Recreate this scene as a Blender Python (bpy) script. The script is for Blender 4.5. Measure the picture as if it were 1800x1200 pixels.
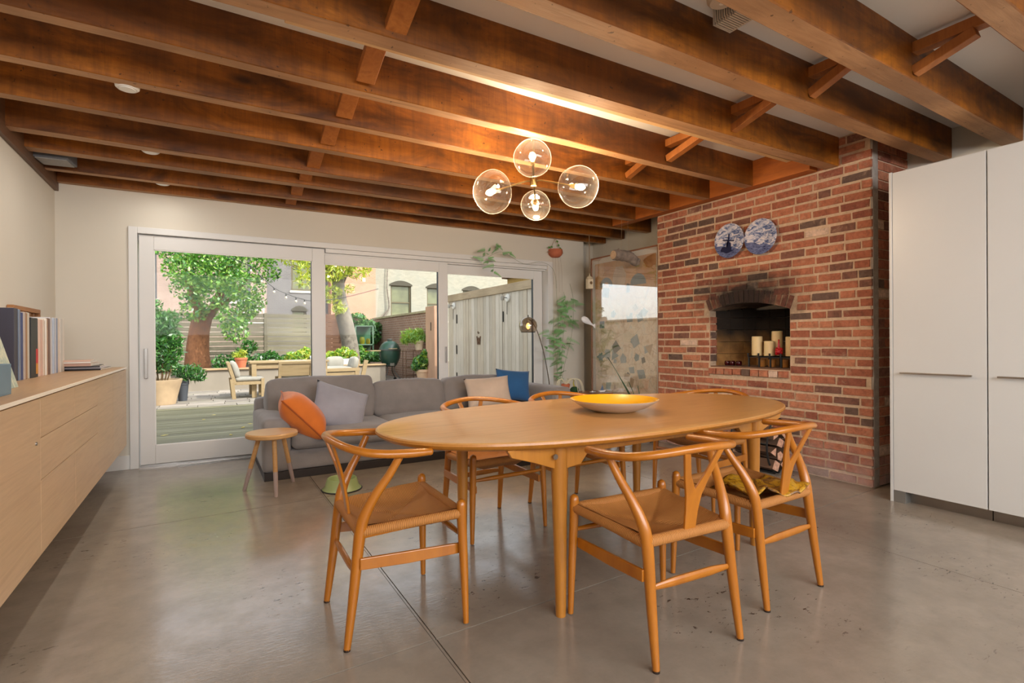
import bpy, bmesh, math, random
import numpy as np
from mathutils import Matrix, Vector, noise
random.seed(7); rng = np.random.default_rng(7)
for o in list(bpy.data.objects): bpy.data.objects.remove(o)
SC = bpy.context.scene
COL = SC.collection
PI = math.pi
# ------------------------------------------------------------------ camera
yaw, pit, rol = 0.52966, -0.0021064, -0.0067263
def cam_basis():
    f = Vector((math.sin(yaw), math.cos(yaw), 0)); r = Vector((math.cos(yaw), -math.sin(yaw), 0)); u = Vector((0, 0, 1))
    f2 = f*math.cos(pit)+u*math.sin(pit); u2 = u*math.cos(pit)-f*math.sin(pit)
    return r*math.cos(rol)+u2*math.sin(rol), u2*math.cos(rol)-r*math.sin(rol), f2
cr, cu, cf = cam_basis()
cam = bpy.data.cameras.new('camera'); camo = bpy.data.objects.new('camera', cam); COL.objects.link(camo)
cam.sensor_width = 36.0; cam.lens = 918.772/1800*36; cam.clip_start = 0.05; cam.clip_end = 200
m = Matrix((( cr.x, cu.x, -cf.x, 0), (cr.y, cu.y, -cf.y, 0), (cr.z, cu.z, -cf.z, 1.12), (0, 0, 0, 1)))
camo.matrix_world = m
SC.camera = camo
# ------------------------------------------------------------------ sky, sun, lamps, exposure
SC.view_settings.view_transform = 'Standard'; SC.view_settings.look = 'None'
SC.view_settings.gamma = 1.0; SC.view_settings.use_curve_mapping = False
SC.view_settings.exposure = 0.14
w = bpy.data.worlds.new('world'); SC.world = w; w.use_nodes = True
nt = w.node_tree; bg = nt.nodes['Background']
sky = nt.nodes.new('ShaderNodeTexSky'); sky.sky_type = 'NISHITA'; sky.sun_disc = False
sky.sun_elevation = math.radians(42); sky.sun_rotation = math.radians(150); sky.air_density = 1.0; sky.dust_density = 2.0
hs = nt.nodes.new('ShaderNodeHueSaturation'); hs.inputs['Saturation'].default_value = .22
nt.links.new(sky.outputs[0], hs.inputs['Color']); nt.links.new(hs.outputs[0], bg.inputs[0]); bg.inputs[1].default_value = 0.62
sl = bpy.data.lights.new('sun', 'SUN'); sl.energy = 4.2; sl.angle = math.radians(0.6); sl.color = (1.0, 0.93, 0.82)
so = bpy.data.objects.new('sun', sl); COL.objects.link(so)
so.rotation_euler = Vector((0.52, -0.60, 0.72)).to_track_quat('Z', 'Y').to_euler()
def area(name, loc, tgt, sx, sy, e, col=(1, 1, 1)):
    l = bpy.data.lights.new(name, 'AREA'); l.shape = 'RECTANGLE'; l.size = sx; l.size_y = sy; l.energy = e; l.color = col
    o = bpy.data.objects.new(name, l); COL.objects.link(o); o.location = loc
    o.rotation_euler = (Vector(loc)-Vector(tgt)).to_track_quat('Z', 'Y').to_euler(); return o
area('added_room_fill', (1.5, -2.1, 2.44), (1.5, 3.2, 0.8), 4.9, 2.4, 330, (0.98, 0.985, 1.0))  # soft fill light added out of view to brighten the room
BULB_W = 15.0
# ------------------------------------------------------------------ helpers
def c(r, g, b):
    return tuple(((v/255)/12.92 if v/255 <= 0.04045 else ((v/255+0.055)/1.055)**2.4) for v in (r, g, b))+(1,)
def rotm(rx=0, ry=0, rz=0):
    return Matrix.Rotation(rz, 3, 'Z') @ Matrix.Rotation(ry, 3, 'Y') @ Matrix.Rotation(rx, 3, 'X')
def catmull(P, n):
    P = [Vector(p) for p in P]; out = []
    for i in range(len(P)-1):
        p0 = P[max(i-1, 0)]; p1 = P[i]; p2 = P[i+1]; p3 = P[min(i+2, len(P)-1)]
        for k in range(n):
            t = k/n
            out.append(0.5*((2*p1)+(p2-p0)*t+(2*p0-5*p1+4*p2-p3)*t*t+(3*p1-p0-3*p2+p3)*t**3))
    out.append(P[-1]); return out
class G:
    def __init__(s): s.v = []; s.f = []; s.mi = []; s.m = 0
    def add(s, vs, fs):
        b = len(s.v); s.v += [tuple(v) for v in vs]; s.f += [tuple(b+i for i in f) for f in fs]; s.mi += [s.m]*len(fs); return s
    def box(s, x0, x1, y0, y1, z0, z1):
        return s.add([(x0,y0,z0),(x1,y0,z0),(x1,y1,z0),(x0,y1,z0),(x0,y0,z1),(x1,y0,z1),(x1,y1,z1),(x0,y1,z1)],
            [(0,3,2,1),(4,5,6,7),(0,1,5,4),(1,2,6,5),(2,3,7,6),(3,0,4,7)])
    def obox(s, cen, size, R=None, taper=1.0):
        R = R or Matrix.Identity(3); cen = Vector(cen); vs = []
        for dz in (-.5, .5):
            for dx, dy in ((-.5,-.5),(.5,-.5),(.5,.5),(-.5,.5)):
                k = taper if dz > 0 else 1
                vs.append(cen+R @ Vector((dx*size[0]*k, dy*size[1]*k, dz*size[2])))
        return s.add(vs, [(0,3,2,1),(4,5,6,7),(0,1,5,4),(1,2,6,5),(2,3,7,6),(3,0,4,7)])
    def bar(s, a, b, w, h, up=(0, 0, 1)):
        a = Vector(a); b = Vector(b); d = (b-a); L = d.length; d.normalize(); u = Vector(up)
        x = u.cross(d)
        if x.length < 1e-4: x = Vector((1, 0, 0)).cross(d)
        x.normalize(); y = d.cross(x)
        R = Matrix((x, y, d)).transposed(); return s.obox((a+b)/2, (w, h, L), R)
    def tube(s, P, R, n=10, sm=0, squash=None, cap=True, up=(0, 0, 1)):
        P = [Vector(p) for p in P]
        if not hasattr(R, '__len__'): R = [R]*len(P)
        if sm:
            RR = []
            for i in range(len(P)-1):
                for k in range(sm): RR.append(R[i]+(R[i+1]-R[i])*k/sm)
            RR.append(R[-1]); P = catmull(P, sm); R = RR
        vs = []; N = len(P); px = None
        for i, p in enumerate(P):
            d = (P[min(i+1, N-1)]-P[max(i-1, 0)]).normalized()
            if px is None:
                px = Vector(up).cross(d)
                if px.length < 1e-3: px = Vector((1, 0, 0)).cross(d)
                if px.length < 1e-3: px = Vector((0, 1, 0)).cross(d)
            x = (px-d*px.dot(d)).normalized(); px = x; y = d.cross(x)
            a, b = squash if squash else (1, 1)
            for k in range(n):
                t = 2*PI*k/n; vs.append(p+x*math.cos(t)*R[i]*a+y*math.sin(t)*R[i]*b)
        fs = [(i*n+k, i*n+(k+1) % n, (i+1)*n+(k+1) % n, (i+1)*n+k) for i in range(N-1) for k in range(n)]
        if cap: fs += [tuple(range(n-1, -1, -1)), tuple((N-1)*n+k for k in range(n))]
        return s.add(vs, fs)
    def lathe(s, prof, n=24, cen=(0, 0, 0), R=None, sx=1, sy=1, end=True):
        cen = Vector(cen); R = R or Matrix.Identity(3); vs = []
        for r, z in prof:
            for k in range(n):
                t = 2*PI*k/n; vs.append(cen+R @ Vector((r*math.cos(t)*sx, r*math.sin(t)*sy, z)))
        N = len(prof)
        fs = [(i*n+k, i*n+(k+1) % n, (i+1)*n+(k+1) % n, (i+1)*n+k) for i in range(N-1) for k in range(n)]
        if prof[0][0] > 1e-5: fs.append(tuple(range(n-1, -1, -1)))
        if end and prof[-1][0] > 1e-5: fs.append(tuple((N-1)*n+k for k in range(n)))
        return s.add(vs, fs)
    def sphere(s, cen, r, n=16, m_=10, sc=(1, 1, 1)):
        prof = [(max(1e-6, r*math.sin(PI*i/m_)), -r*math.cos(PI*i/m_)) for i in range(m_+1)]
        vs0 = len(s.v); s.lathe(prof, n, (0, 0, 0))
        for i in range(vs0, len(s.v)):
            v = s.v[i]; s.v[i] = (v[0]*sc[0]+cen[0], v[1]*sc[1]+cen[1], v[2]*sc[2]+cen[2])
        return s
    def prism(s, pts, a0, a1, axis='z'):
        n = len(pts)
        def mk(p, a): return {'z': (p[0], p[1], a), 'x': (a, p[0], p[1]), 'y': (p[0], a, p[1])}[axis]
        vs = [mk(p, a0) for p in pts]+[mk(p, a1) for p in pts]
        fs = [tuple(range(n-1, -1, -1)), tuple(range(n, 2*n))]+[(k, (k+1) % n, n+(k+1) % n, n+k) for k in range(n)]
        return s.add(vs, fs)
    def grid(s, f, nu, nv):
        vs = [f(i/nu, j/nv) for j in range(nv+1) for i in range(nu+1)]
        return s.add(vs, [(j*(nu+1)+i, j*(nu+1)+i+1, (j+1)*(nu+1)+i+1, (j+1)*(nu+1)+i) for j in range(nv) for i in range(nu)])
    def mesh(s, name, mats, smooth=False):
        me = bpy.data.meshes.new(name); me.from_pydata(s.v, [], s.f); me.update()
        bm = bmesh.new(); bm.from_mesh(me); bmesh.ops.recalc_face_normals(bm, faces=bm.faces)
        if smooth:
            for f in bm.faces: f.smooth = True
        bm.to_mesh(me); bm.free()
        for m_ in (mats if isinstance(mats, (list, tuple)) else [mats]): me.materials.append(m_)
        if any(s.mi):
            for p, k in zip(me.polygons, s.mi): p.material_index = k
        return me
def ob(name, g, mat, parent=None, loc=None, rz=None, smooth=False, bevel=0, sub=0, seg=2, angle=40):
    me = g if isinstance(g, bpy.types.Mesh) else g.mesh(name, mat, smooth)
    o = bpy.data.objects.new(name, me); COL.objects.link(o)
    if parent: o.parent = parent
    if loc: o.location = loc
    if rz is not None: o.rotation_euler = (0, 0, rz)
    if smooth and not sub:
        try: me.set_sharp_from_angle(angle=math.radians(angle))
        except Exception: pass
    if bevel:
        b = o.modifiers.new('bevel', 'BEVEL'); b.width = bevel; b.segments = seg; b.limit_method = 'ANGLE'; b.angle_limit = math.radians(35)
    if sub:
        b = o.modifiers.new('sub', 'SUBSURF'); b.levels = sub; b.render_levels = sub
    return o
def tag(o, label, cat, group=None):
    o['label'] = label; o['category'] = cat
    if group: o['group'] = group
    return o
def T(name, loc, label, cat, rz=0, group=None):
    o = bpy.data.objects.new(name, None); COL.objects.link(o); o.location = loc; o.rotation_euler = (0, 0, rz)
    o.empty_display_size = 0.1
    return tag(o, label, cat, group)
def S(name, loc=(0, 0, 0)):
    o = bpy.data.objects.new(name, None); COL.objects.link(o); o.location = loc; o['kind'] = 'structure'; o.empty_display_size = 0.1; return o
def st(o): o['kind'] = 'structure'; return o
def stuff(o): o['kind'] = 'stuff'; return o
def lab(o, t): o['label'] = t; return o
def dup(root, loc, rz, label):
    r = root.copy(); COL.objects.link(r); r.location = loc; r.rotation_euler = (0, 0, rz); r['label'] = label
    for ch in list(root.children):
        d = ch.copy(); COL.objects.link(d); d.parent = r
        for g_ in list(ch.children):
            e = g_.copy(); COL.objects.link(e); e.parent = d
    return r
# ------------------------------------------------------------------ materials
MATS = {}
class N:
    def __init__(s, name):
        s.m = bpy.data.materials.new(name); s.m.use_nodes = True; s.t = s.m.node_tree; s.b = s.t.nodes['Principled BSDF']
    def n(s, ty, **k):
        x = s.t.nodes.new('ShaderNode'+ty)
        for a, v in k.items():
            if a.startswith('i_'): x.inputs[int(a[2:]) if a[2:].isdigit() else a[2:]].default_value = v
            else: setattr(x, a, v)
        return x
    def l(s, a, b): s.t.links.new(a, b)
    def coord(s, kind='Object', scale=(1, 1, 1), rot=(0, 0, 0)):
        if kind == 'Pos': src = s.n('NewGeometry').outputs['Position']
        else: src = s.n('TexCoord').outputs[kind]
        mp = s.n('Mapping'); s.l(src, mp.inputs[0]); mp.inputs['Scale'].default_value = scale; mp.inputs['Rotation'].default_value = rot
        return mp.outputs[0]
    def noise(s, co, sc, det=4, rough=.55, dist=0):
        x = s.n('TexNoise'); s.l(co, x.inputs['Vector']); x.inputs['Scale'].default_value = sc; x.inputs['Detail'].default_value = det
        x.inputs['Roughness'].default_value = rough; x.inputs['Distortion'].default_value = dist; return x.outputs[0]
    def ramp(s, f, stops):
        x = s.n('ValToRGB'); s.l(f, x.inputs[0]); e = x.color_ramp.elements
        while len(e) < len(stops): e.new(.5)
        for k, (p, col) in enumerate(stops): e[k].position = p; e[k].color = col if len(col) == 4 else tuple(col)+(1,)
        return x.outputs[0]
    def mix(s, f, a, b, mode='MIX'):
        x = s.n('Mix'); x.data_type = 'RGBA'; x.blend_type = mode
        if isinstance(f, float) or isinstance(f, int): x.inputs[0].default_value = f
        else: s.l(f, x.inputs[0])
        for k, v in ((6, a), (7, b)):
            if isinstance(v, tuple): x.inputs[k].default_value = v
            else: s.l(v, x.inputs[k])
        return x.outputs[2]
    def math(s, op, a, b=None):
        x = s.n('Math', operation=op)
        for k, v in ((0, a), (1, b)):
            if v is None: continue
            if isinstance(v, (int, float)): x.inputs[k].default_value = v
            else: s.l(v, x.inputs[k])
        return x.outputs[0]
    def bump(s, h, st_=.3, d=.01):
        x = s.n('Bump'); s.l(h, x.inputs['Height']); x.inputs['Strength'].default_value = st_; x.inputs['Distance'].default_value = d
        s.l(x.outputs[0], s.b.inputs['Normal'])
    def col(s, x):
        if isinstance(x, tuple): s.b.inputs['Base Color'].default_value = x
        else: s.l(x, s.b.inputs['Base Color'])
    def set(s, **k):
        for a, v in k.items(): s.b.inputs[a.replace('_', ' ')].default_value = v
def plain(name, col, rough=.6, var=.12, scale=6, bump=.0, metal=0, spec=.5, kind='Object', **kw):
    if name in MATS: return MATS[name]
    a = N(name); co = a.coord(kind); f = a.noise(co, scale, 5)
    d = tuple(x*(1-var) for x in col[:3])+(1,); e = tuple(min(1, x*(1+var)) for x in col[:3])+(1,)
    a.col(a.ramp(f, [(.3, d), (.7, e)])); a.set(Roughness=rough, Metallic=metal); a.b.inputs['Specular IOR Level'].default_value = spec
    if bump: a.bump(a.noise(co, scale*6, 4), bump, .01)
    for k, v in kw.items(): a.b.inputs[k.replace('_', ' ')].default_value = v
    MATS[name] = a.m; return a.m
def wood(name, c1, c2, c3=None, axis=0, sc=1.0, rough=.5, bump=.15, coat=0, stretch=14, kind='Object', blot=.5, knots=False, saw=False):
    a = N(name); s3 = [stretch]*3; s3[axis] = 1.0
    co = a.coord(kind, tuple(s3)); f1 = a.noise(co, 1.6*sc, 6, .65, .6); f2 = a.noise(co, 7*sc, 5, .6)
    big = a.noise(a.coord(kind), 1.7*sc, 3, .5)
    base = a.ramp(f1, [(.3, c1), (.52, c2), (.75, c3 or c1)])
    base = a.mix(a.math('MULTIPLY', f2, .45), base, tuple(x*.55 for x in c1[:3])+(1,))
    base = a.mix(a.ramp(big, [(.35, (0, 0, 0, 1)), (.65, (blot, blot, blot, 1))]), base, tuple(x*.6 for x in c1[:3])+(1,))
    if knots:
        vo = a.n('TexVoronoi'); s4 = [3.2]*3; s4[axis] = 1.1; a.l(a.coord(kind, tuple(s4)), vo.inputs['Vector']); vo.inputs['Scale'].default_value = 1.0
        k = a.ramp(vo.outputs['Distance'], [(.03, (1, 1, 1, 1)), (.12, (0, 0, 0, 1))])
        base = a.mix(k, base, tuple(x*.16 for x in c1[:3])+(1,))
        sp = a.noise(a.coord(kind), 38, 2, .5); kk = a.ramp(sp, [(.70, (0, 0, 0, 1)), (.74, (.8, .8, .8, 1))]); base = a.mix(kk, base, tuple(x*.2 for x in c1[:3])+(1,))
    if saw:
        s5 = a.noise(a.coord(kind, (26, 1, 2.2)), 1.0, 4, .7, .3); base = a.mix(a.ramp(s5, [(.42, (0, 0, 0, 1)), (.72, (.5, .5, .5, 1))]), base, tuple(x*.42 for x in c1[:3])+(1,))
        s6 = a.noise(a.coord(kind, (.8, 1, 2)), 2.2, 5, .65, .8); base = a.mix(a.ramp(s6, [(.44, (0, 0, 0, 1)), (.66, (.85, .85, .85, 1))]), base, tuple(x*.30 for x in c1[:3])+(1,))
    a.col(base); a.set(Roughness=rough); a.b.inputs['Coat Weight'].default_value = coat; a.b.inputs['Coat Roughness'].default_value = .15
    a.bump(a.math('ADD', f1, a.math('MULTIPLY', f2, .6)), bump, .006)
    return a.m
def pane_glass(name, tint=(1, 1, 1, 1), refl=.9, ior=1.45, rough=0.0, rimtint=None):
    a = N(name); t = a.t; out = t.nodes['Material Output']
    fr = a.n('Fresnel'); gm = a.n('NewGeometry'); mr = a.n('MapRange'); a.l(gm.outputs['Backfacing'], mr.inputs[0]); mr.inputs[3].default_value = ior; mr.inputs[4].default_value = 1/ior; a.l(mr.outputs[0], fr.inputs[0])
    tr = a.n('BsdfTransparent'); tr.inputs[0].default_value = tint
    gl = a.n('BsdfGlossy'); gl.inputs['Roughness'].default_value = rough; gl.inputs[0].default_value = (refl, refl, refl, 1)
    mx = a.n('MixShader'); a.l(fr.outputs[0], mx.inputs[0]); a.l(tr.outputs[0], mx.inputs[1]); a.l(gl.outputs[0], mx.inputs[2])
    if rimtint:
        lw = a.n('LayerWeight'); lw.inputs[0].default_value = .35
        rc = a.ramp(lw.outputs['Facing'], [(.35, tint), (.95, rimtint)]); a.l(rc, tr.inputs[0])
    res = mx.outputs[0]
    if rimtint:
        df = a.n('BsdfTranslucent'); df.inputs[0].default_value = (1, .95, .86, 1); d2 = a.n('BsdfDiffuse'); d2.inputs[0].default_value = (1, .95, .86, 1)
        m3 = a.n('MixShader'); a.l(df.outputs[0], m3.inputs[1]); a.l(d2.outputs[0], m3.inputs[2])
        m4 = a.n('MixShader'); a.l(a.ramp(lw.outputs['Facing'], [(.0, (.004, .004, .004, 1)), (.6, (.012, .012, .012, 1)), (.97, (.34, .34, .34, 1))]), m4.inputs[0]); a.l(res, m4.inputs[1]); a.l(m3.outputs[0], m4.inputs[2]); res = m4.outputs[0]
    a.l(res, out.inputs[0]); return a.m
def emis(name, col, e):
    a = N(name); a.b.inputs['Emission Color'].default_value = col; a.b.inputs['Emission Strength'].default_value = e; a.col(col); return a.m
WALL = plain('wall_paint', c(212, 205, 191), .85, .02, 1.2, .03)
CEIL = plain('drywall_white', c(236, 234, 230), .9, .02, 1.5)
TRIMW = plain('white_frame_paint', c(220, 219, 216), .45, .02, 2)
WHITE = plain('white_plastic', c(225, 222, 216), .5, .03, 4)
BLACK = plain('black_iron', c(22, 21, 20), .5, .1, 9, .05)
STEEL = plain('brushed_steel', c(165, 162, 158), .32, .05, 9, metal=1)
DARKP = plain('dark_plinth', c(42, 34, 30), .6, .1)
JSIDE = wood('old_joist_side', c(124, 66, 10), c(192, 114, 24), c(146, 82, 12), 0, .9, .5, .35, stretch=6, blot=.85, knots=True, saw=True)
JBOT = wood('old_joist_edge', c(176, 128, 86), c(212, 164, 118), c(140, 100, 70), 0, 1.0, .6, .4, stretch=9, blot=.75, knots=True)
BRIDG = wood('bridging_wood', c(160, 92, 36), c(190, 118, 54), c(140, 76, 30), 2, 1.2, .55, .25, stretch=8, blot=.4)
LEDGE = wood('header_wood', c(166, 88, 26), c(200, 112, 38), c(146, 78, 26), 1, 1, .6, .25, stretch=8)
# ================================================================== ROOM SHELL
XL, XR, YB, YF, ZC = -1.088, 4.85, 5.72, -4.0, 2.69
# ---- floor: sawn concrete slabs
def concrete():
    a = N('polished_concrete'); co = a.coord('Pos')
    n1 = a.noise(co, .9, 5, .6, .4); n2 = a.noise(co, 7, 6, .7); n3 = a.noise(a.coord('Pos', (1, 3, 1)), 26, 3, .6)
    base = a.ramp(n1, [(.3, c(132, 121, 108)), (.5, c(148, 137, 123)), (.72, c(163, 152, 138))])
    base = a.mix(a.ramp(n2, [(.40, (0, 0, 0, 1)), (.75, (.35, .35, .35, 1))]), base, c(98, 88, 76))
    zone = a.ramp(a.noise(co, 1.1, 2, .5), [(.50, (0, 0, 0, 1)), (.60, (1, 1, 1, 1))])
    fl = a.ramp(a.noise(a.coord('Pos', (1.2, 2.6, 1)), 17, 5, .72, .5), [(.615, (0, 0, 0, 1)), (.64, (1, 1, 1, 1))])
    pit_ = a.math('MULTIPLY', zone, fl)
    base = a.mix(pit_, base, c(48, 38, 30))
    a.col(base)
    rg = a.ramp(n2, [(.3, (.10, .10, .10, 1)), (.7, (.23, .23, .23, 1))]); a.l(rg, a.b.inputs['Roughness'])
    a.b.inputs['Specular IOR Level'].default_value = .62
    a.bump(a.math('SUBTRACT', n3, pit_), .06, .01); return a.m
CONC = concrete()
fl = S('floor')
jy = lambda y0, x: y0+.042*x
xb = [XL-.2, .739, 3.075, 5.2]; ybs = [-4.2, -.25, 1.81, 3.905, 6.1]
for i in range(3):
    for j in range(4):
        x0, x1 = xb[i]+.0022, xb[i+1]-.0022; k0 = ybs[j]; k1 = ybs[j+1]
        s0 = (lambda x: k0) if j == 0 else (lambda x: jy(k0, x)+.0035)
        s1 = (lambda x: k1) if j == 3 else (lambda x: jy(k1, x)-.0035)
        ob('floor_slab', G().prism([(x0, s0(x0)), (x1, s0(x1)), (x1, s1(x1)), (x0, s1(x0))], -.06, 0), CONC, fl)
g = G(); g.box(XL-.2, 5.2, YF-.2, 6.1, -.2, -.012)
ob('joint_filler', g, plain('joint_dark', c(44, 38, 33), .9), fl)
ob('joint_filler', G().box(.7255, .7275, YF, 6.0, .0, .0004), plain('joint_dark2', c(70, 62, 54), .9), fl)
# ---- walls
wl = st(ob('wall_left', G().box(XL-.2, XL, YF, YB+.4, 0, ZC), WALL))
g = G(); OX0, OX1, OZ = -.565, 3.945, 2.13
g.box(XL-.2, OX0, YB, YB+.2, 0, ZC); g.box(OX1, 4.5, YB, YB+.23, 0, ZC); g.box(OX0, OX1, YB, YB+.2, OZ, ZC)
g.box(4.5, XR+.2, YB+.23, YB+.4, 0, ZC)
st(ob('wall_back', g, WALL))
st(ob('wall_right', G().box(XR, XR+.2, YF, YB+.4, 0, ZC), WALL))
st(ob('wall_front', G().box(XL-.2, XR+.2, YF-.2, YF, 0, ZC), WALL))
bb = st(ob('baseboard_back', G().box(XL, -.588, YB-.014, YB, 0, .125), TRIMW, bevel=.003))
st(ob('baseboard_left', G().box(XL, XL+.014, YF, YB-.015, 0, .125), TRIMW, bevel=.003))
# ---- ceiling: drywall bays, old joists, bridging, header, ledger
ce = S('ceiling')
ob('drywall_panel', G().box(XL-.2, XR+.2, YF-.2, YB+.4, ZC, ZC+.12), CEIL, ce)
ob('roof_deck', G().box(XL-.3, XR+.3, YF-.3, YB+.22, ZC+.12, ZC+.3), CEIL, ce)
ZJ = 2.466
def joist(y0l, y1l, y0r, y1r, xr, z=ZJ):
    # crooked, slightly wavy hand-sawn joist; sides and underside carry different wear
    g = G(); n = 30; a = random.random()*50; x0 = XL+.03 if y0l > 5 else XL
    rows = []
    for i in range(n+1):
        t = i/n; x = x0+(xr-x0)*t
        w0 = y0l+(y0r-y0l)*t+.004*noise.noise((x*1.3+a, 0, 0)); w1 = y1l+(y1r-y1l)*t+.005*noise.noise((x*1.5+a, 5, 0))
        zb = z+.005*noise.noise((x*1.1+a, 9, 0))
        rows.append([(x, w0, ZC), (x, w0, zb+.004), (x, w0+.005, zb), (x, w1-.005, zb), (x, w1, zb+.004), (x, w1, ZC)])
    g.v = [v for r in rows for v in r]
    for i in range(n):
        for k in range(5):
            g.f.append((i*6+k, (i+1)*6+k, (i+1)*6+k+1, i*6+k+1)); g.mi.append(1 if k == 2 else 0)
    for i in (0, n): g.f.append(tuple(i*6+k for k in range(6))); g.mi.append(0)
    return ob('joist', g, [JSIDE, JBOT], ce, smooth=False)
JX = [(5.64, 5.715, 5.64, 5.715, 4.83), (5.25, 5.33, 5.26, 5.335, 4.83), (4.75, 4.865, 4.78, 4.86, 4.83), (4.36, 4.465, 4.36, 4.455, 4.17),
      (3.80, 3.885, 3.86, 3.945, 4.17), (3.295, 3.375, 3.36, 3.44, 4.17), (2.795, 2.875, 2.90, 2.99, 4.17), (2.285, 2.385, 2.235, 2.345, 4.283),
      (1.70, 1.815, 1.715, 1.83, 4.84), (1.225, 1.345, 1.32, 1.437, 4.845), (.80, .895, .80, .915, 4.845), (.3, .4, .3, .4, 4.845), (-.2, -.1, -.2, -.1, 4.845),
      (-.7, -.6, -.7, -.6, 4.845)]
for j in JX: joist(*j)
lab(ob('sister_strip', G().box(.3, 3.9, 2.387, 2.425, ZJ+.02, ZJ+.06), plain('pale_fir', c(214, 176, 128), .6, .08, 9), ce, bevel=.003), 'pale narrow batten')
ob('header_beam', G().box(4.17, 4.281, 2.40, 4.75, ZJ, ZC-.001), LEDGE, ce, bevel=.004)
ob('ledger_board', G().box(XL+.001, XL+.028, 3.4, YB-.001, 2.40, ZC-.001), wood('ledger_dark', c(96, 66, 44), c(126, 90, 62), None, 1), ce, bevel=.003)
# bridging: one diagonal piece per bay at x=.74, pairs at x=3.05
def brace(x, ya, yb, za, zb, w=.042, h=.098): 
    return ob('bridging_piece', G().bar((x, ya, za), (x, yb, zb), w, h, (1, 0, 0)), BRIDG, ce, bevel=.003)
for k in range(len(JX)-4):
    a, b = JX[k+1], JX[k]         # nearer joist a, farther joist b
    brace(.74, b[0]-.0, a[1]+.0, ZJ+.045, ZC-.03)
for k, xx in ((8, 3.0), (9, 3.22), (7, 3.04), (6, 3.1), (5, 3.12)):
    if k+1 >= len(JX): continue
    near, far = JX[k+1] if k+1 < len(JX) else None, JX[k]
    t = (xx-XL)/(XR-XL); yn = near[1]*(1-t)+near[3]*t; yf = far[0]*(1-t)+far[2]*t
    brace(xx-.012, yf, yn+.33*(yf-yn), ZJ+.045, ZC-.10, .05, .055)
    ob('bridging_block', G().box(xx-.035, xx+.03, yn-.01, yf+.01, ZC-.085, ZC-.03), BRIDG, ce, bevel=.003)
ob('sun_shade_block', G().box(XL-.6, 9.0, -2.0, YB+.15, ZC+.31, 5.6), WALL, ce)  # unseen block added above the roof to keep sun off the deck
# ---- sliding doors
ZT = 2.094
cs = S('trim_1')
def frame(name, x0, x1, z0, z1, y0, y1, wl_, wr, wt, wb, parent, mat=TRIMW):
    g = G(); g.box(x0, x0+wl_, y0, y1, z0, z1); g.box(x1-wr, x1, y0, y1, z0, z1)
    g.box(x0+wl_, x1-wr, y0, y1, z1-wt, z1); g.box(x0+wl_, x1-wr, y0, y1, z0, z0+wb)
    return ob(name, g, mat, parent, bevel=.004)
g = G(); g.box(-.588, -.522, YB-.022, YB+.2, 0, 2.155); g.box(3.895, 3.972, YB-.022, YB+.2, 0, 2.155); g.box(-.522, 3.895, YB-.022, YB+.2, 2.098, 2.155)
ob('door_casing', g, TRIMW, cs, bevel=.004)
ob('head_track', G().box(1.09, 3.894, YB+.0, YB+.04, 2.055, 2.097), TRIMW, cs, bevel=.002)
ob('head_filler', G().box(-.522, 3.895, YB+.045, YB+.2, 2.04, 2.129), TRIMW, cs)
ob('threshold', G().box(-.522, 3.895, YB-.0, YB+.2, 0, .02), STEEL, cs)
GL = pane_glass('door_glass', (.97, .985, .98, 1), .10)
GASK = plain('glazing_bead', c(238, 236, 232), .4, .01); DK = plain('dark_spacer', c(28, 34, 40), .5, .05)
for i, (x0, x1, zt, y0, gx0, gx1, gz0, gz1) in enumerate([(-.513, 1.078, 2.088, YB+.0, -.402, .957, .189, 1.963), (1.0, 2.497, 2.052, YB+.055, 1.088, 2.385, .195, 1.943), (2.42, 3.885, 2.05, YB+.11, 2.515, 3.755, .2, 1.935)]):
    d = S('door_%d' % (i+1))
    frame('door_frame', x0, x1, .022, zt, y0, y0+.05, gx0-x0, x1-gx1, zt-gz1, gz0-.022, d)
    g = G(); t = .007
    g.box(gx0-.001, gx0+t, y0+.004, y0+.022, gz0, gz1); g.box(gx0, gx1, y0+.004, y0+.022, gz0-.001, gz0+t); g.box(gx0, gx1, y0+.004, y0+.022, gz1-t, gz1+.001); g.box(gx1-t, gx1+.001, y0+.004, y0+.022, gz0, gz1)
    ob('glazing_bead', g, GASK, d)
    ob('glass_pane', G().box(gx0, gx1, y0+.027, y0+.031, gz0, gz1), GL, d)
    g = G(); g.box(gx1-.012, gx1-.0075, y0+.008, y0+.046, gz0, gz1); ob('spacer_bar', g, DK, d)
    if i == 0:
        h = ob('door_handle', G().box(-.478, -.452, y0-.03, y0-.016, .80, 1.07).box(-.474, -.456, y0-.018, y0+.001, 1.03, 1.05).box(-.474, -.456, y0-.018, y0+.001, .82, .84), STEEL, d, bevel=.003)
    if i == 2:
        h = ob('door_handle', G().box(2.455, 2.474, y0-.075, y0-.062, .86, 1.05).box(2.458, 2.472, y0-.064, y0+.001, 1.02, 1.04).box(2.458, 2.472, y0-.064, y0+.001, .875, .89).box(2.44, 2.49, y0-.006, y0+.001, 1.0, 1.07), STEEL, d, bevel=.003)
tag(ob('floor_register', G().box(-.005, .62, -.028, .028, 0, .006).box(.0, .6, -.006, .006, .006, .011), STEEL, loc=(-.225, 5.60, 0), rz=.06, bevel=.002), 'flat metal strip lying on the floor under the glass door', 'floor strip')
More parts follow.
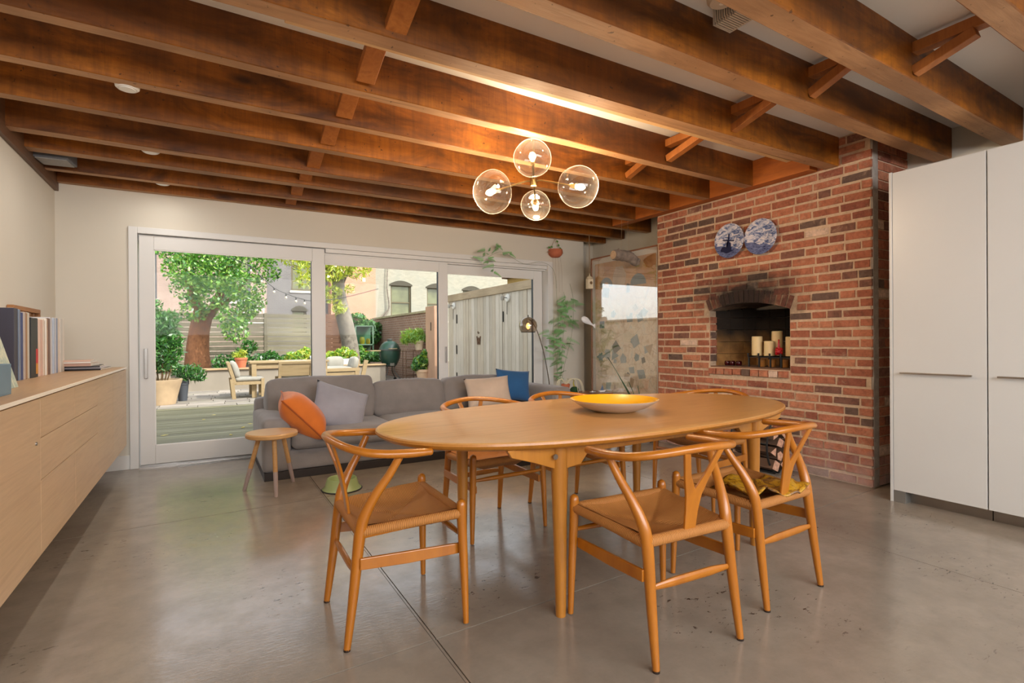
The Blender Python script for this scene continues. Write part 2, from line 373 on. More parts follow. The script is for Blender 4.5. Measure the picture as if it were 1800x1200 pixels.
# ================================================================== FIREPLACE
SOOTC = c(26, 20, 17)
def brickmat(i, col, glaze=0):
    a = N('brick_%d' % i); co = a.coord('Pos'); f = a.noise(co, 23, 6, .75, .3); f2 = a.noise(co, 90, 3, .6)
    d = tuple(x*.55 for x in col[:3])+(1,); e = tuple(min(1, x*1.35+.01) for x in col[:3])+(1,)
    b = a.ramp(f, [(.3, d), (.5, col), (.74, e)])
    mort = a.ramp(a.noise(co, 9, 6, .75), [(.56, (0, 0, 0, 1)), (.70, (.7, .7, .7, 1))])
    b = a.mix(mort, b, c(184, 150, 122))
    x = soot(a, co); b = a.mix(x[0], b, SOOTC); b = a.mix(x[1], b, c(196, 176, 172))
    a.col(b); a.set(Roughness=.88); a.bump(a.math('ADD', f, a.math('MULTIPLY', f2, .5)), .7, .012); return a.m
def soot(a, co):
    # smoke stain above the opening and lime bloom near the floor (marks that belong to the wall)
    sx = a.n('SeparateXYZ'); a.l(a.n('NewGeometry').outputs['Position'], sx.inputs[0]); Y, Z = sx.outputs[1], sx.outputs[2]
    dy = a.math('DIVIDE', a.math('SUBTRACT', Y, 3.08), .56); dz = a.math('DIVIDE', a.math('SUBTRACT', Z, 1.50), .27)
    r = a.math('MULTIPLY', a.math('SQRT', a.math('ADD', a.math('MULTIPLY', dy, dy), a.math('MULTIPLY', dz, dz))), .8)
    r = a.math('ADD', r, a.math('MULTIPLY', a.math('SUBTRACT', a.noise(co, 7, 4, .6), .5), .8))
    s1 = a.ramp(r, [(.3, (.95, .95, .95, 1)), (1.0, (0, 0, 0, 1))])
    zz = a.math('ADD', Z, a.math('MULTIPLY', a.noise(co, 5, 4, .6), .7))
    s2 = a.ramp(a.math('ADD', zz, a.math('MULTIPLY', a.math('SUBTRACT', 4.2, Y), .05)), [(.45, (.55, .55, .55, 1)), (.75, (0, 0, 0, 1))])
    return s1, s2
BR = [brickmat(i, col) for i, col in enumerate([c(170, 104, 76), c(180, 112, 82), c(160, 94, 68), c(142, 82, 62), c(188, 122, 90), c(126, 84, 68), c(104, 80, 68), c(214, 184, 162), c(174, 106, 78)])]
BW = [18, 16, 20, 18, 10, 12, 6, 2.5, 14]
a = N('mortar'); co = a.coord('Pos'); f = a.noise(co, 30, 6, .75)
x = soot(a, co); b = a.ramp(f, [(.3, c(190, 160, 130)), (.7, c(224, 196, 166))]); b = a.mix(x[0], b, SOOTC); b = a.mix(x[1], b, c(200, 184, 178))
a.col(b); a.set(Roughness=.95); a.bump(f, .9, .012); MORT = a.m
def brick_mesh(var, mat):
    rr = random.Random(var*17+3); g = G()
    def j(s): return rr.uniform(-s, s)
    ch = .10; vs = []
    for (xx, k) in ((.5, 1), (-.25, 1), (-.5, 1-ch)):
        for sy, sz in ((-1, -1), (1, -1), (1, 1), (-1, 1)):
            ky = 1 if k == 1 else .965; kz = 1 if k == 1 else .88
            vs.append((xx+j(.014)*(xx < 0), sy*.5*ky+j(.014), sz*.5*kz+j(.035)))
    fs = [(0, 1, 2, 3), (11, 10, 9, 8)]
    for q in (0, 4): fs += [(q+k, q+(k+1) % 4, q+4+(k+1) % 4, q+4+k) for k in range(4)]
    g.add(vs, fs); return g.mesh('brick', mat)
BM = {(v, i): brick_mesh(v*10+i, BR[i]) for v in range(3) for i in range(len(BR))}
FX, FY0, FY1, FTOP = 4.283, 2.003, 4.145, ZC
OY0, OY1, OZ0, OZ1 = 2.644, 3.465, .846, 1.385      # firebox opening
AC, AR = 3.055, None
def arch_z(y): 
    t = (y-(OY0+OY1)/2)/((OY1-OY0)/2); return OZ1+.068*(1-t*t)+.012*t
fp = T('brick_fireplace', (FX, FY1, 0), 'red brick chimney wall with an arched fireplace opening at waist height', 'fireplace')
def off(g, o): 
    L = o.location; g.v = [(v[0]-L.x, v[1]-L.y, v[2]-L.z) for v in g.v]; return g
g = G(); X0 = FX+.009; XB = XR-.001
g.box(X0, XB, FY0+.013, OY0, 0, FTOP-.001); g.box(X0, XB, OY1, FY1, 0, FTOP-.001); g.box(X0, XB, OY0, OY1, 0, OZ0)
ys = [OY0+(OY1-OY0)*i/16 for i in range(17)]
g.prism([(y, arch_z(y)) for y in ys]+[(OY1, FTOP-.001), (OY0, FTOP-.001)], X0, XB, 'x')
ob('mortar', off(g, fp), MORT, fp)
big, small = [], []
CH = .0747; nc = int(FTOP/CH)
rb = random.Random(5)
for k in range(nc+1):
    z0 = k*CH+.006; z1 = min(z0+CH-.013, FTOP-.0035); zc = (z0+z1)/2
    if z1-z0 < .03: continue
    y = FY0+(-.0 if k % 2 else -.105)
    while y < FY1-.02:
        L = rb.choice([.205, .22, .2, .185, .105, .225, .2, .12]) if rb.random() < .93 else .15
        a0, a1 = max(y, FY0), min(y+L-.012, FY1); y += L
        segs = [(a0, a1)]
        ring = .115
        if zc < OZ1+.17 and zc > OZ0-.075:
            ns = []
            for s0, s1 in segs:
                if zc < OZ1-.02: lo, hi = OY0, OY1
                else:
                    # outside the arch ring
                    yy = [q for q in np.linspace(OY0-.06, OY1+.06, 60) if zc < (arch_z(min(max(q, OY0), OY1))+ring)]
                    if not yy: ns.append((s0, s1)); continue
                    lo, hi = yy[0], yy[-1]
                if s1 <= lo or s0 >= hi: ns.append((s0, s1)); continue
                if s0 < lo-.03: ns.append((s0, lo-.006))
                if s1 > hi+.03: ns.append((hi+.006, s1))
            segs = ns
        for s0, s1 in segs:
            if s1-s0 > .035: big.append(((s0+s1)/2, zc, s1-s0, z1-z0))
# the nearest and least hidden courses are single bricks, the rest one joined part
def vis(b): 
    y_, z_ = b[0], b[1]
    d = math.hypot(FX, y_); hid = 1 if (z_ < .42 and y_ > 2.3) else 0
    return (hid, d)
big.sort(key=vis)
def put_brick(y_, z_, L, H, rot=0, dx=0, i=None, name='brick', D=.09, par=fp):
    i = rb.choices(range(len(BR)), BW)[0] if i is None else i
    o = bpy.data.objects.new(name, BM[(rb.randrange(3), i)]); COL.objects.link(o); o.parent = par
    pr = rb.uniform(-.0025, .002)+dx
    o.location = (D/2+pr+.002, y_-FY1, z_+rb.uniform(-.003, .003)+(.009*noise.noise((y_*.8, z_*2.2, 3)) if name == 'brick' else 0)); o.scale = (D, L, H*rb.uniform(.90, 1.02)); o.rotation_euler = (rot, 0, rb.uniform(-.012, .012)); return o
NS = 300-32
for b in big[:NS]: put_brick(*b)
g = G(); mesh_cache = {}
for b in big[NS:]:
    i = rb.choices(range(len(BR)), BW)[0]; pr = rb.uniform(-.004, .004)
    me = BM[(rb.randrange(3), i)]; g.m = i
    g.add([(v.co.x*.09+.047+pr, v.co.y*b[2]+b[0]-FY1, v.co.z*b[3]+b[1]) for v in me.vertices], [tuple(p.vertices) for p in me.polygons])
# returns on the side face (towards the white cabinets) and far cheek
for k in range(nc+1):
    z0 = k*CH+.006; z1 = min(z0+CH-.013, FTOP-.0035)
    xx = FX+.10
    while xx < XR-.03:
        L = .205 if (k % 2 or xx > FX+.11) else .1; x1 = min(xx+L-.012, XR-.004)
        g.m = rb.choices(range(len(BR)), BW)[0]; p = rb.uniform(0, .006)
        g.box(xx-FX, x1-FX, FY0+p-FY1, FY0+.06-FY1, z0, z1); xx += L
stuff(ob('brick_rows', g, BR, fp))
ob('corner_render', off(G().box(FX+.013, FX+.095, FY0-.002, FY0+.05, 0, FTOP-.0035), fp), plain('grey_render', c(158, 148, 138), .9, .25, 14, .5, kind='Pos'), fp, bevel=.006)
for k in range(12, 19):
    z0 = k*CH+.006
    if z0 > OZ0-.02 and z0+.06 < OZ1: ob('jamb_brick', off(G().box(FX+.014, FX+.112, OY1-.010, OY1+.03, z0, z0+.062), fp), BR[rb.choice([0, 2, 3, 6])], fp, bevel=.004)
# arch voussoirs, sill of rowlocks, jamb
nv = 17
for k in range(nv):
    t = (k+.5)/nv; y_ = OY0-.03+(OY1-OY0+.06)*t; yc = min(max(y_, OY0), OY1)
    ang = (t-.5)*.75
    put_brick(y_, arch_z(yc)+.058, .112, .046, rot=PI/2-ang*1.0, i=rb.choice([0, 2, 3, 5, 3]), name='arch_brick')
for k in range(9):
    put_brick(OY0+.01+(k+.5)*(OY1-OY0-.0)/9, OZ0-.036, .082, .062, dx=-.012, name='sill_brick')
# firebox lining
fb = plain('firebrick_tan', c(150, 116, 72), .9, .2, 9, .3, kind='Pos')
def firebrick(mat_name, sooty):
    a = N(mat_name); co = a.coord('Pos'); bt = a.n('TexBrick'); mp = a.n('Mapping'); a.l(a.n('NewGeometry').outputs['Position'], mp.inputs[0])
    sp = a.n('SeparateXYZ'); a.l(mp.outputs[0], sp.inputs[0]); 
    Z = sp.outputs[2]; r = a.math('ADD', Z, a.math('MULTIPLY', a.noise(co, 4, 3, .5), .35))
    s1 = a.ramp(r, [(1.22, (0, 0, 0, 1)), (1.45, (1, 1, 1, 1))]) if False else a.ramp(a.math('SUBTRACT', r, .8), [(.30, (0, 0, 0, 1)), (.58, (.97, .97, .97, 1))])
    b = a.ramp(a.noise(co, 12, 4, .6), [(.3, c(120, 84, 44)), (.7, c(164, 122, 70))])
    sY = a.math('MULTIPLY', a.math('SUBTRACT', 3.12, sp.outputs[1]), 1.9) if sooty else .0
    b = a.mix(s1, b, c(14, 10, 8)); 
    if sooty:
        q = a.ramp(a.math('ADD', sY, a.math('MULTIPLY', a.noise(co, 3, 3, .5), .3)), [(.25, (0, 0, 0, 1)), (.6, (.95, .95, .95, 1))]); b = a.mix(q, b, c(14, 10, 8))
    a.col(b); a.set(Roughness=.95); a.bump(a.noise(co, 40, 4), .3, .01); return a.m
FBS = firebrick('firebrick_side', False); FBB = firebrick('firebrick_back', True)
g = G(); g.box(FX+.02, XR-.06, OY0, OY1, OZ0-.001, OZ0+.012); ob('hearth_slab', off(g, fp), plain('hearth_ash', c(120, 88, 66), .9, .15, 9, kind='Pos'), fp)
# splayed far side and back built of large firebricks
for k in range(5):
    z0 = OZ0+.012+k*.118
    for q in range(3):
        t0, t1 = q/3, (q+1)/3
        xa, xb_ = FX+.10+.40*t0, FX+.10+.40*t1; ya, yb_ = OY1-.16*t0, OY1-.16*t1
        z1 = min(z0+.114, arch_z(min(ya, OY1-.01))-.0035)
        if z1-z0 < .02: continue
        ob('firebrick', off(G().prism([(xa, ya+.02), (xb_-.004, yb_+.02), (xb_-.004, yb_-.012), (xa, ya-.012)], z0, z1), fp), FBS, fp)
    for q in range(4):
        ya, yb_ = OY0+.02+q*.162, OY0+.02+(q+1)*.162-.004
        z1 = min(z0+.114, OZ1+.02)
        if z1-z0 < .02: continue
        ob('firebrick', off(G().box(XR-.075, XR-.05, ya, yb_, z0, z1), fp), FBB, fp)
ob('smoke_shelf', off(G().box(FX+.10, XR-.04, OY0-.01, OY1+.01, OZ1+.07, OZ1+.09), fp), plain('soot_black', c(16, 13, 12), .95), fp)
# ================================================================== FURNITURE
OAKT = wood('oiled_oak_top', c(192, 138, 76), c(216, 164, 100), c(202, 148, 86), 0, 1.1, .30, .05, coat=.15, stretch=20, blot=.16)
OAKE = wood('oiled_oak_leg', c(172, 108, 34), c(192, 126, 44), c(180, 114, 38), 2, 1.0, .38, .06, coat=.2, stretch=10, blot=.15)
CHW = wood('honey_ash', c(166, 94, 18), c(190, 116, 28), c(178, 104, 22), 2, .8, .33, .04, coat=.3, stretch=5, blot=.12)
a = N('paper_cord'); co = a.coord('Object'); sx = a.n('SeparateXYZ'); a.l(co, sx.inputs[0]); X_, Y_ = sx.outputs[0], sx.outputs[1]
cmp = a.math('GREATER_THAN', a.math('ABSOLUTE', X_), a.math('ABSOLUTE', a.math('MULTIPLY', Y_, 1.1)))
sX = a.math('SINE', a.math('MULTIPLY', X_, 900)); sY = a.math('SINE', a.math('MULTIPLY', Y_, 900))
h = a.math('ADD', a.math('MULTIPLY', cmp, sY), a.math('MULTIPLY', a.math('SUBTRACT', 1.0, cmp), sX))
nz = a.noise(co, 30, 4, .6); hb = a.ramp(a.math('ADD', a.math('MULTIPLY', h, .25), .5), [(.2, c(136, 84, 34)), (.6, c(194, 130, 62))])
a.col(a.mix(a.math('MULTIPLY', nz, .35), hb, c(150, 92, 40))); a.set(Roughness=.7); a.bump(h, .35, .004); CORD = a.m
FOOT = plain('dark_glide', c(38, 22, 14), .6)
def make_chair(label):
    t = T('dining_chair', (0, 0, 0), label, 'chair', group='wishbone back dining chairs around the oval table')
    fx, fy, rx, ry = .25, .225, .205, -.225
    for s in (-1, 1):
        P = [(s*fx, fy, .004), (s*(fx-.006), fy-.004, .22), (s*(fx-.014), fy-.01, .42), (s*(fx-.015), fy-.01, .466), (s*(fx-.015), fy-.01, .482), (s*(fx-.015), fy-.01, .490)]
        ob('leg', G().tube(P, [.0115, .0165, .0195, .0195, .0165, .006], 12), CHW, t, smooth=True, angle=50)
        P = [(s*rx, ry, .004), (s*(rx-.005), ry+.026, .2), (s*(rx-.010), ry+.050, .40), (s*(rx-.004), ry+.066, .475), (s*(rx+.012), ry+.102, .55), (s*(rx+.032), ry+.15, .625), (s*(rx+.046), ry+.185, .69)]
        ob('leg', G().tube(P, [.0125, .018, .0215, .0215, .018, .0155, .0145], 12, sm=4), CHW, t, smooth=True, angle=60)
        ob('glide', G().tube([(s*rx, ry, 0), (s*rx, ry, .008)], .0128, 12), FOOT, t)
        # side stretcher: flat board
        ob('side_stretcher', G().bar((s*(rx+.006), ry+.015, .305), (s*(fx-.008), fy-.008, .29), .014, .042, (1, 0, 0)) if False else
           G().prism([(ry+.045, .288), (0, .276), (fy-.012, .272), (fy-.012, .312), (ry+.045, .33)], s*(rx+.012)-.007, s*(rx+.012)+.007, 'x').add([], []), CHW, t, bevel=.003)
        ob('side_rail', G().tube([(s*(rx-.008), ry+.055, .405), (s*(fx-.015), fy-.01, .435)], [.013, .013], 8), CHW, t, smooth=True)
    ob('front_stretcher', G().tube([(-fx+.01, fy-.006, .345), (-.1, fy-.006, .345), (.1, fy-.006, .345), (fx-.01, fy-.006, .345)], [.007, .0125, .0125, .007], 10, sm=4), CHW, t, smooth=True)
    ob('rear_stretcher', G().tube([(-rx+.006, ry+.036, .265), (-.09, ry+.034, .268), (.09, ry+.034, .268), (rx-.006, ry+.036, .265)], [.007, .015, .015, .007], 10, sm=4, squash=(.7, 1.1)), CHW, t, smooth=True)
    # seat: woven envelope dipping to the middle, wrapped round its rails
    g = G()
    def top(u, v):
        y = ry+.055+(fy-.01-ry-.055)*v; hw = (rx-.012)+(fx-.004-rx)*v; x = (2*u-1)*hw
        zz = .425+.018*v; e = (1-(2*u-1)**4)*(1-(2*v-1)**4)*1.35
        cr_ = min(abs((2*u-1)-(2*v-1)), abs((2*u-1)+(2*v-1)))
        return (x, y, zz+.014-.034*e-.007*math.exp(-(cr_/.06)**2)*(1 if e > .1 else 0)+.004*noise.noise((x*14, y*14, 2)))
    g.grid(top, 30, 30)
    g.tube([(-rx+.012, ry+.052, .419), (rx-.012, ry+.052, .419)], .0205, 10)
    g.tube([(-fx+.018, fy-.012, .437), (fx-.018, fy-.012, .437)], .0205, 10)
    for s in (-1, 1): g.tube([(s*(rx-.010), ry+.055, .417), (s*(fx-.017), fy-.012, .435)], .0195, 10)
    def bot(u, v):
        p = top(u, v); return (p[0], p[1], p[2]-.034)
    g.grid(bot, 4, 4)
    ob('seat', g, CORD, t, smooth=True, angle=60)
    P = [(-.262, .075, .700), (-.268, .0, .703), (-.262, -.085, .708), (-.235, -.158, .716), (-.17, -.213, .728), (-.085, -.243, .738), (0, -.253, .742)]
    P = P+[(-x, y, z) for x, y, z in P[-2::-1]]
    R = [.0155, .0185, .0175, .017, .0165, .0165, .0165]; R = R+R[-2::-1]
    g = G().tube(P, R, 14, sm=5, squash=(1.12, .9))
    for q in (P[0], P[-1]): g.sphere(q, .0165, 12, 8, (1.1, .8, .9))
    ob('arm_rail', g, CHW, t, smooth=True, angle=60)
    g = G(); yb = ry+.050
    g.add([], []); pl = lambda y: yb-.018*((y-.44)/.3)
    stem = [(-.026, .422), (.026, .422), (.030, .50), (.038, .56), (.058, .62), (.098, .735), (.070, .737), (.034, .640), (0, .585), (-.034, .640), (-.070, .737), (-.098, .735), (-.058, .62), (-.038, .56), (-.030, .50)]
    # curved plank: bend the flat outline towards the rail
    quads = []
    def pt(p, d): 
        k = (p[1]-.42)/.32; return (p[0], yb-.078*k+.012*math.sin(k*PI)+d, p[1])
    n = len(stem)
    g.v = [pt(p, -.005) for p in stem]+[pt(p, .006) for p in stem]
    caps = [(0, 1, 2, 14), (14, 2, 3, 13), (13, 3, 8), (3, 4, 7, 8), (4, 5, 6, 7), (13, 8, 9, 12), (12, 9, 10, 11)]
    for f_ in caps: g.f.append(f_); g.f.append(tuple(n+i for i in reversed(f_)))
    for i in range(n): g.f.append((i, (i+1) % n, n+(i+1) % n, n+i))
    g.mi = [0]*len(g.f)
    ob('back_splat', g, CHW, t, bevel=.003)
    return t
ch = make_chair('dining chair alone at the left end of the oval table, back to the sideboard')
def face(ax, ay): return math.atan2(ay, ax)-PI/2
chairs = [((.662, 2.137), (1, -.02), ch['label']),
 ((1.517, 1.488), (.055, 1), 'dining chair in the right foreground, nearest to the camera on the near long side'),
 ((2.180, 1.556), (-.03, 1), 'dining chair with a yellow brown cloth left on its seat'),
 ((1.492, 2.826), (.05, -1), 'dining chair between the table and the sofa, left of the two on the far side'),
 ((2.13, 2.83), (.03, -1), 'dining chair on the far side of the table, half hidden behind the yellow bowl'),
 ((3.02, 2.50), (-1, -.03), 'dining chair at the right end of the oval table, by the brick fireplace')]
for k, (p, d, l) in enumerate(chairs):
    if k == 0: ch.location = (*p, 0); ch.rotation_euler = (0, 0, face(*d))
    else: dup(ch, (*p, 0), face(*d), l)
# ---- oval table
tb = T('dining_table', (1.885, 2.195, 0), 'long oval oak dining table in the middle of the room', 'table', rz=.04)
def sell(a_, b_, n_, k=96):
    out = []
    for i in range(k):
        t_ = 2*PI*i/k; ct, s_ = math.cos(t_), math.sin(t_)
        out.append((a_*math.copysign(abs(ct)**(2/n_), ct), b_*math.copysign(abs(s_)**(2/n_), s_)))
    return out
def rings(g, L, zs, ps):
    n = len(L); 
    for z, off_ in zip(zs, ps):
        for x, y in L:
            r = math.hypot(x, y); g.v.append((x*(1-off_/r), y*(1-off_/r), z))
    for k in range(len(zs)-1):
        for i in range(n): g.f.append((k*n+i, k*n+(i+1) % n, (k+1)*n+(i+1) % n, (k+1)*n+i)); g.mi.append(0)
    g.f += [tuple(range(n-1, -1, -1)), tuple((len(zs)-1)*n+i for i in range(n))]; g.mi += [0, 0]; return g
L = sell(1.262, .615, 2.3)
g = rings(G(), L, [.700, .704, .712, .722, .731, .735], [.035, .022, .008, 0, .003, .010]); g.mi = [1]*(4*len(L))+[0]*len(L)+[1, 0]
ob('tabletop', g, [OAKT, OAKE], tb, smooth=True, angle=30)
for s in (-1, 1):
    for q in (-1, 1):
        ob('leg', G().tube([(q*.665, s*.432, .0), (q*.665, s*.432, .06), (q*.667, s*.43, .55), (q*.667, s*.43, .70)], [.0205, .0225, .0325, .0335], 16, squash=(1, 1)), OAKE, tb, smooth=True, angle=50)
def apron(x0, x1, y, rz=0, long_=True):
    hgt = .105; pts = [(x0, .70), (x1, .70), (x1, .70-hgt), (x1-.085, .70-hgt+.01), (x1-.125, .70-.05), (x0+.125, .70-.05), (x0+.085, .70-hgt+.01), (x0, .70-hgt)]
    return pts
for s in (-1, 1):
    ob('apron', G().prism(apron(-.645, .645, 0), s*.43-.011, s*.43+.011, 'y'), OAKE, tb, bevel=.003)
    ob('apron', G().prism(apron(-.41, .41, 0), s*.667-.011, s*.667+.011, 'x'), OAKE, tb, bevel=.003)
    for q in (-.441, .421): ob('end_bracket', G().prism([(s*.69, .70), (s*.92, .70), (s*.90, .67), (s*.80, .64), (s*.69, .60)], q, q+.02, 'y'), OAKE, tb, bevel=.003)
g = G(); g.lathe([(.004, 0), (.011, 0), (.011, .006), (.004, .006)], 12, (-.706, -.455, .655), rotm(rx=PI/2)); ob('bolt_cap', g, STEEL, tb)
# ---- enamel bowl
bw = T('fruit_bowl', (1.905, 2.165, .735), 'shallow wide bowl, yellow inside and grey white outside, on the oval table', 'bowl')
ob('outer_shell', G().lathe([(.0, 0), (.10, 0), (.115, .004), (.17, .022), (.218, .050), (.235, .063), (.237, .066)], 64, end=False), plain('enamel_grey', c(196, 178, 164), .35, .03, 4, coat=0) if False else plain('enamel_grey', c(200, 184, 170), .3, .03, 4), bw, smooth=True, angle=60)
ob('inner_glaze', G().lathe([(.0, .008), (.10, .010), (.165, .027), (.214, .053), (.2365, .0665), (.2365, .066)], 64, end=False), plain('enamel_yellow', c(238, 176, 24), .22, .03, 4), bw, smooth=True, angle=60)
# ---- cloth on a chair seat
def cloth(u, v):
    x = (u-.5)*.34; y = (v-.5)*.26
    r = noise.noise((u*3.2, v*3.0, 1.7)); r2 = noise.noise((u*7, v*6, 4.2))
    return (x+.02*r2, y+.03*r, .028+.030*r+.012*r2+.016*math.sin(u*9+v*4))
a = N('silk_cloth'); co = a.coord('Object'); f = a.noise(co, 14, 5, .7, 1.2)
a.col(a.ramp(f, [(.34, c(44, 24, 10)), (.46, c(120, 76, 20)), (.56, c(196, 146, 30)), (.66, c(140, 110, 60)), (.75, c(60, 40, 20))])); a.set(Roughness=.35); SILK = a.m
cl = ob('seat_cloth', G().grid(cloth, 26, 22), SILK, loc=(2.19, 1.50, .428), rz=-.15, smooth=True, angle=180)
cl.modifiers.new('s', 'SOLIDIFY').thickness = .006
tag(cl, 'crumpled yellow and brown patterned cloth lying on a dining chair seat', 'cloth')
# ================================================================== SIDEBOARD
SBW = wood('pale_oak_veneer', c(206, 172, 134), c(222, 190, 152), c(212, 180, 142), 1, .7, .42, .03, stretch=22, blot=.06)
SBX, ST_, SBB, SY0, SY1 = -.600, .913, .235, .6, 5.60
sb = T('sideboard', (XL, SY1, SBB), 'long wall hung pale oak sideboard running along the left wall', 'sideboard')
def sbo(name, x0, x1, y0, y1, z0, z1, par=sb, mat=None, **k): return ob(name, off(G().box(x0, x1, y0, y1, z0, z1), sb), mat or SBW, par, **k)
sbo('carcass', XL+.001, SBX-.020, SY0, SY1, SBB, ST_-.018)
sbo('top_panel', XL+.001, SBX+.003, SY0, SY1+.002, ST_-.012, ST_, mat=wood('pale_oak_top', c(190, 150, 108), c(206, 166, 122), None, 1, .8, .38, .03, stretch=18, blot=.1), bevel=.002)
sbo('edge_strip', SBX+.003, SBX+.0085, SY0, SY1+.002, ST_-.014, ST_-.0005, mat=plain('cream_edge', c(255, 246, 230), .4, .01))
Gp = .003
def fr(name, y0, y1, z0, z1): return sbo(name, SBX-.019, SBX, y0+Gp/2, y1-Gp/2, z0+Gp/2, z1-Gp/2, bevel=.0012)
ZT_ = ST_-.020
d_ = fr('door', .62, 1.27, SBB+.001, ZT_); fr('door', 1.27, 1.92, SBB+.001, ZT_); dk = fr('door', 1.92, 2.885, SBB+.001, ZT_)
zz = [ZT_, .725, .548, SBB+.001]
SA, SB_, SC_, SD = 2.885, 3.555, 4.21, 4.86
for (a0, a1) in ((SA, SB_), (SB_, SC_)):
    for k in range(3): fr('drawer', a0, a1, zz[k+1], zz[k])
fr('door', SC_, SD, SBB+.001, ZT_); fr('door', SD, SY1, SBB+.001, ZT_)
kb = ob('knob', off(G().lathe([(.001, 0), (.007, 0), (.007, .004), (.001, .004)], 12, (SBX, 2.815, .712), rotm(ry=PI/2)), sb), STEEL, sb)
# ---- oversized books and sleeves on the sideboard
BX = -.905
books = [(.045, c(52, 50, 66), .405, 'dark slate'), (.018, c(120, 132, 150), .40, 'grey blue'), (.03, c(38, 60, 120), .385, 'navy blue'), (.02, c(188, 172, 160), .39, 'taupe'),
 (.016, c(150, 96, 60), .388, 'rust brown'), (.016, c(222, 204, 186), .392, 'cream'), (.014, c(178, 150, 110), .386, 'tan'), (.028, c(206, 200, 190), .392, 'light stone'),
 (.075, c(20, 19, 18), .365, 'thick black'), (.035, c(24, 22, 20), .365, 'black'), (.03, c(226, 196, 180), .36, 'pale pink'), (.02, c(218, 186, 168), .362, 'blush'),
 (.02, c(206, 166, 148), .36, 'dusty rose'), (.022, c(226, 206, 188), .363, 'ivory'), (.018, c(196, 176, 156), .358, 'fawn'), (.016, c(238, 232, 222), .372, 'white'),
 (.02, c(196, 160, 130), .37, 'sand'), (.03, c(112, 80, 62), .375, 'chocolate brown'), (.022, c(168, 128, 100), .374, 'light brown'), (.04, c(206, 204, 206), .385, 'cool grey'),
 (.03, c(178, 188, 202), .384, 'pale blue'), (.02, c(226, 218, 214), .386, 'off white'), (.03, c(138, 146, 168), .385, 'steel blue'), (.03, c(220, 204, 186), .388, 'beige'),
 (.022, c(232, 212, 196), .386, 'peach'), (.045, c(206, 200, 190), .388, 'pale grey'), (.035, c(222, 212, 198), .39, 'eggshell')]
y = 3.86; tot = sum(b_[0] for b_ in books); k_ = (5.02-3.86)/tot
for i, (w_, col, h_, nm) in enumerate(books):
    w_ *= k_*.94; dx = random.uniform(-.006, .004)
    bk = T('book', (BX+dx, y, ST_), 'tall thin %s book in the upright row on the sideboard' % nm if w_ < .06 else 'tall %s book in the upright row on the sideboard' % nm, 'book', group='books upright on the sideboard')
    cm = plain('cover_%d' % i, col, .45, .05, 12)
    g = G(); g.box(-.13, 0, 0, w_, 0, h_); ob('cover', g, cm, bk, bevel=.002)
    ob('page_block', G().box(-.131, -.004, .003, w_-.003, .003, h_+.0006), plain('paper', c(226, 218, 204), .9, .03), bk)
    if nm == 'black':
        ob('spine_band', G().box(-.003, .0012, .002, w_-.002, .085, .175), plain('red_band', c(206, 30, 24), .5, .03), bk)
        ob('spine_band', G().box(-.003, .0012, .002, w_-.002, .02, .085), plain('ochre_band', c(210, 140, 24), .5, .03), bk)
    bk.rotation_euler = (random.uniform(-.012, .0) if nm != 'thick black' else -.03, 0, 0)
    y += w_/.94*(1.0)
CR = wood('crate_pine', c(150, 96, 50), c(184, 128, 74), None, 1, 1, .6, .1)
tr = T('wooden_tray', (XL+.003, 4.46, ST_), 'slatted wooden tray standing on edge behind the books on the sideboard', 'tray')
for (n_, b_) in (('rim', (0, .035, 0, .62, .425, .455)), ('rim', (0, .035, 0, .62, 0, .03)), ('rim', (0, .035, 0, .03, .03, .425)), ('rim', (0, .035, .59, .62, .03, .425))): ob(n_, G().box(*b_), CR, tr, bevel=.003)
for k in range(6): ob('slat', G().box(.004, .016, .06+k*.09, .10+k*.09, .03, .425), CR, tr)
# leaning sleeve and blue card box at the left edge
a = N('sleeve_print'); co = a.coord('Object', (1, 2, 1)); f = a.noise(co, 9, 5, .7, 1.5)
a.col(a.ramp(f, [(.3, c(120, 150, 150)), (.45, c(176, 192, 178)), (.6, c(222, 222, 196)), (.72, c(140, 168, 170))])); a.set(Roughness=.4); SLV = a.m
sv = ob('print_sleeve', G().add([(0, 0, 0), (0, -.62, 0), (-.10, -.62, .44), (-.10, -.07, .44), (-.006, 0, -.0), (-.006, -.62, 0), (-.106, -.62, .44), (-.106, -.07, .44)],
   [(0, 1, 2, 3), (4, 7, 6, 5), (0, 4, 5, 1), (1, 5, 6, 2), (2, 6, 7, 3), (3, 7, 4, 0)]), SLV, loc=(-.775, 3.35, ST_+.001))
tag(sv, 'pale green printed sleeve leaning against the books at the left edge', 'record sleeve')
bx = T('card_box', (-.694, 2.905, ST_), 'small open blue grey box at the left end of the sideboard top', 'box')
g = G(); g.box(-.075, 0, -.30, 0, 0, .006).box(-.006, 0, -.30, 0, .006, .125).box(-.075, -.069, -.30, 0, .006, .125).box(-.069, -.006, -.006, 0, .006, .125).box(-.069, -.006, -.30, -.294, .006, .125)
ob('tray_shell', g, plain('blue_card', c(112, 140, 160), .55, .05, 8), bx, bevel=.002)
for k, cc in enumerate((c(230, 210, 190), c(196, 206, 210), c(214, 190, 160))): ob('card', G().box(-.062+k*.018, -.056+k*.018, -.28, -.02-k*.02, .006, .17+k*.012), plain('card_%d' % k, cc, .6, .05), bx)
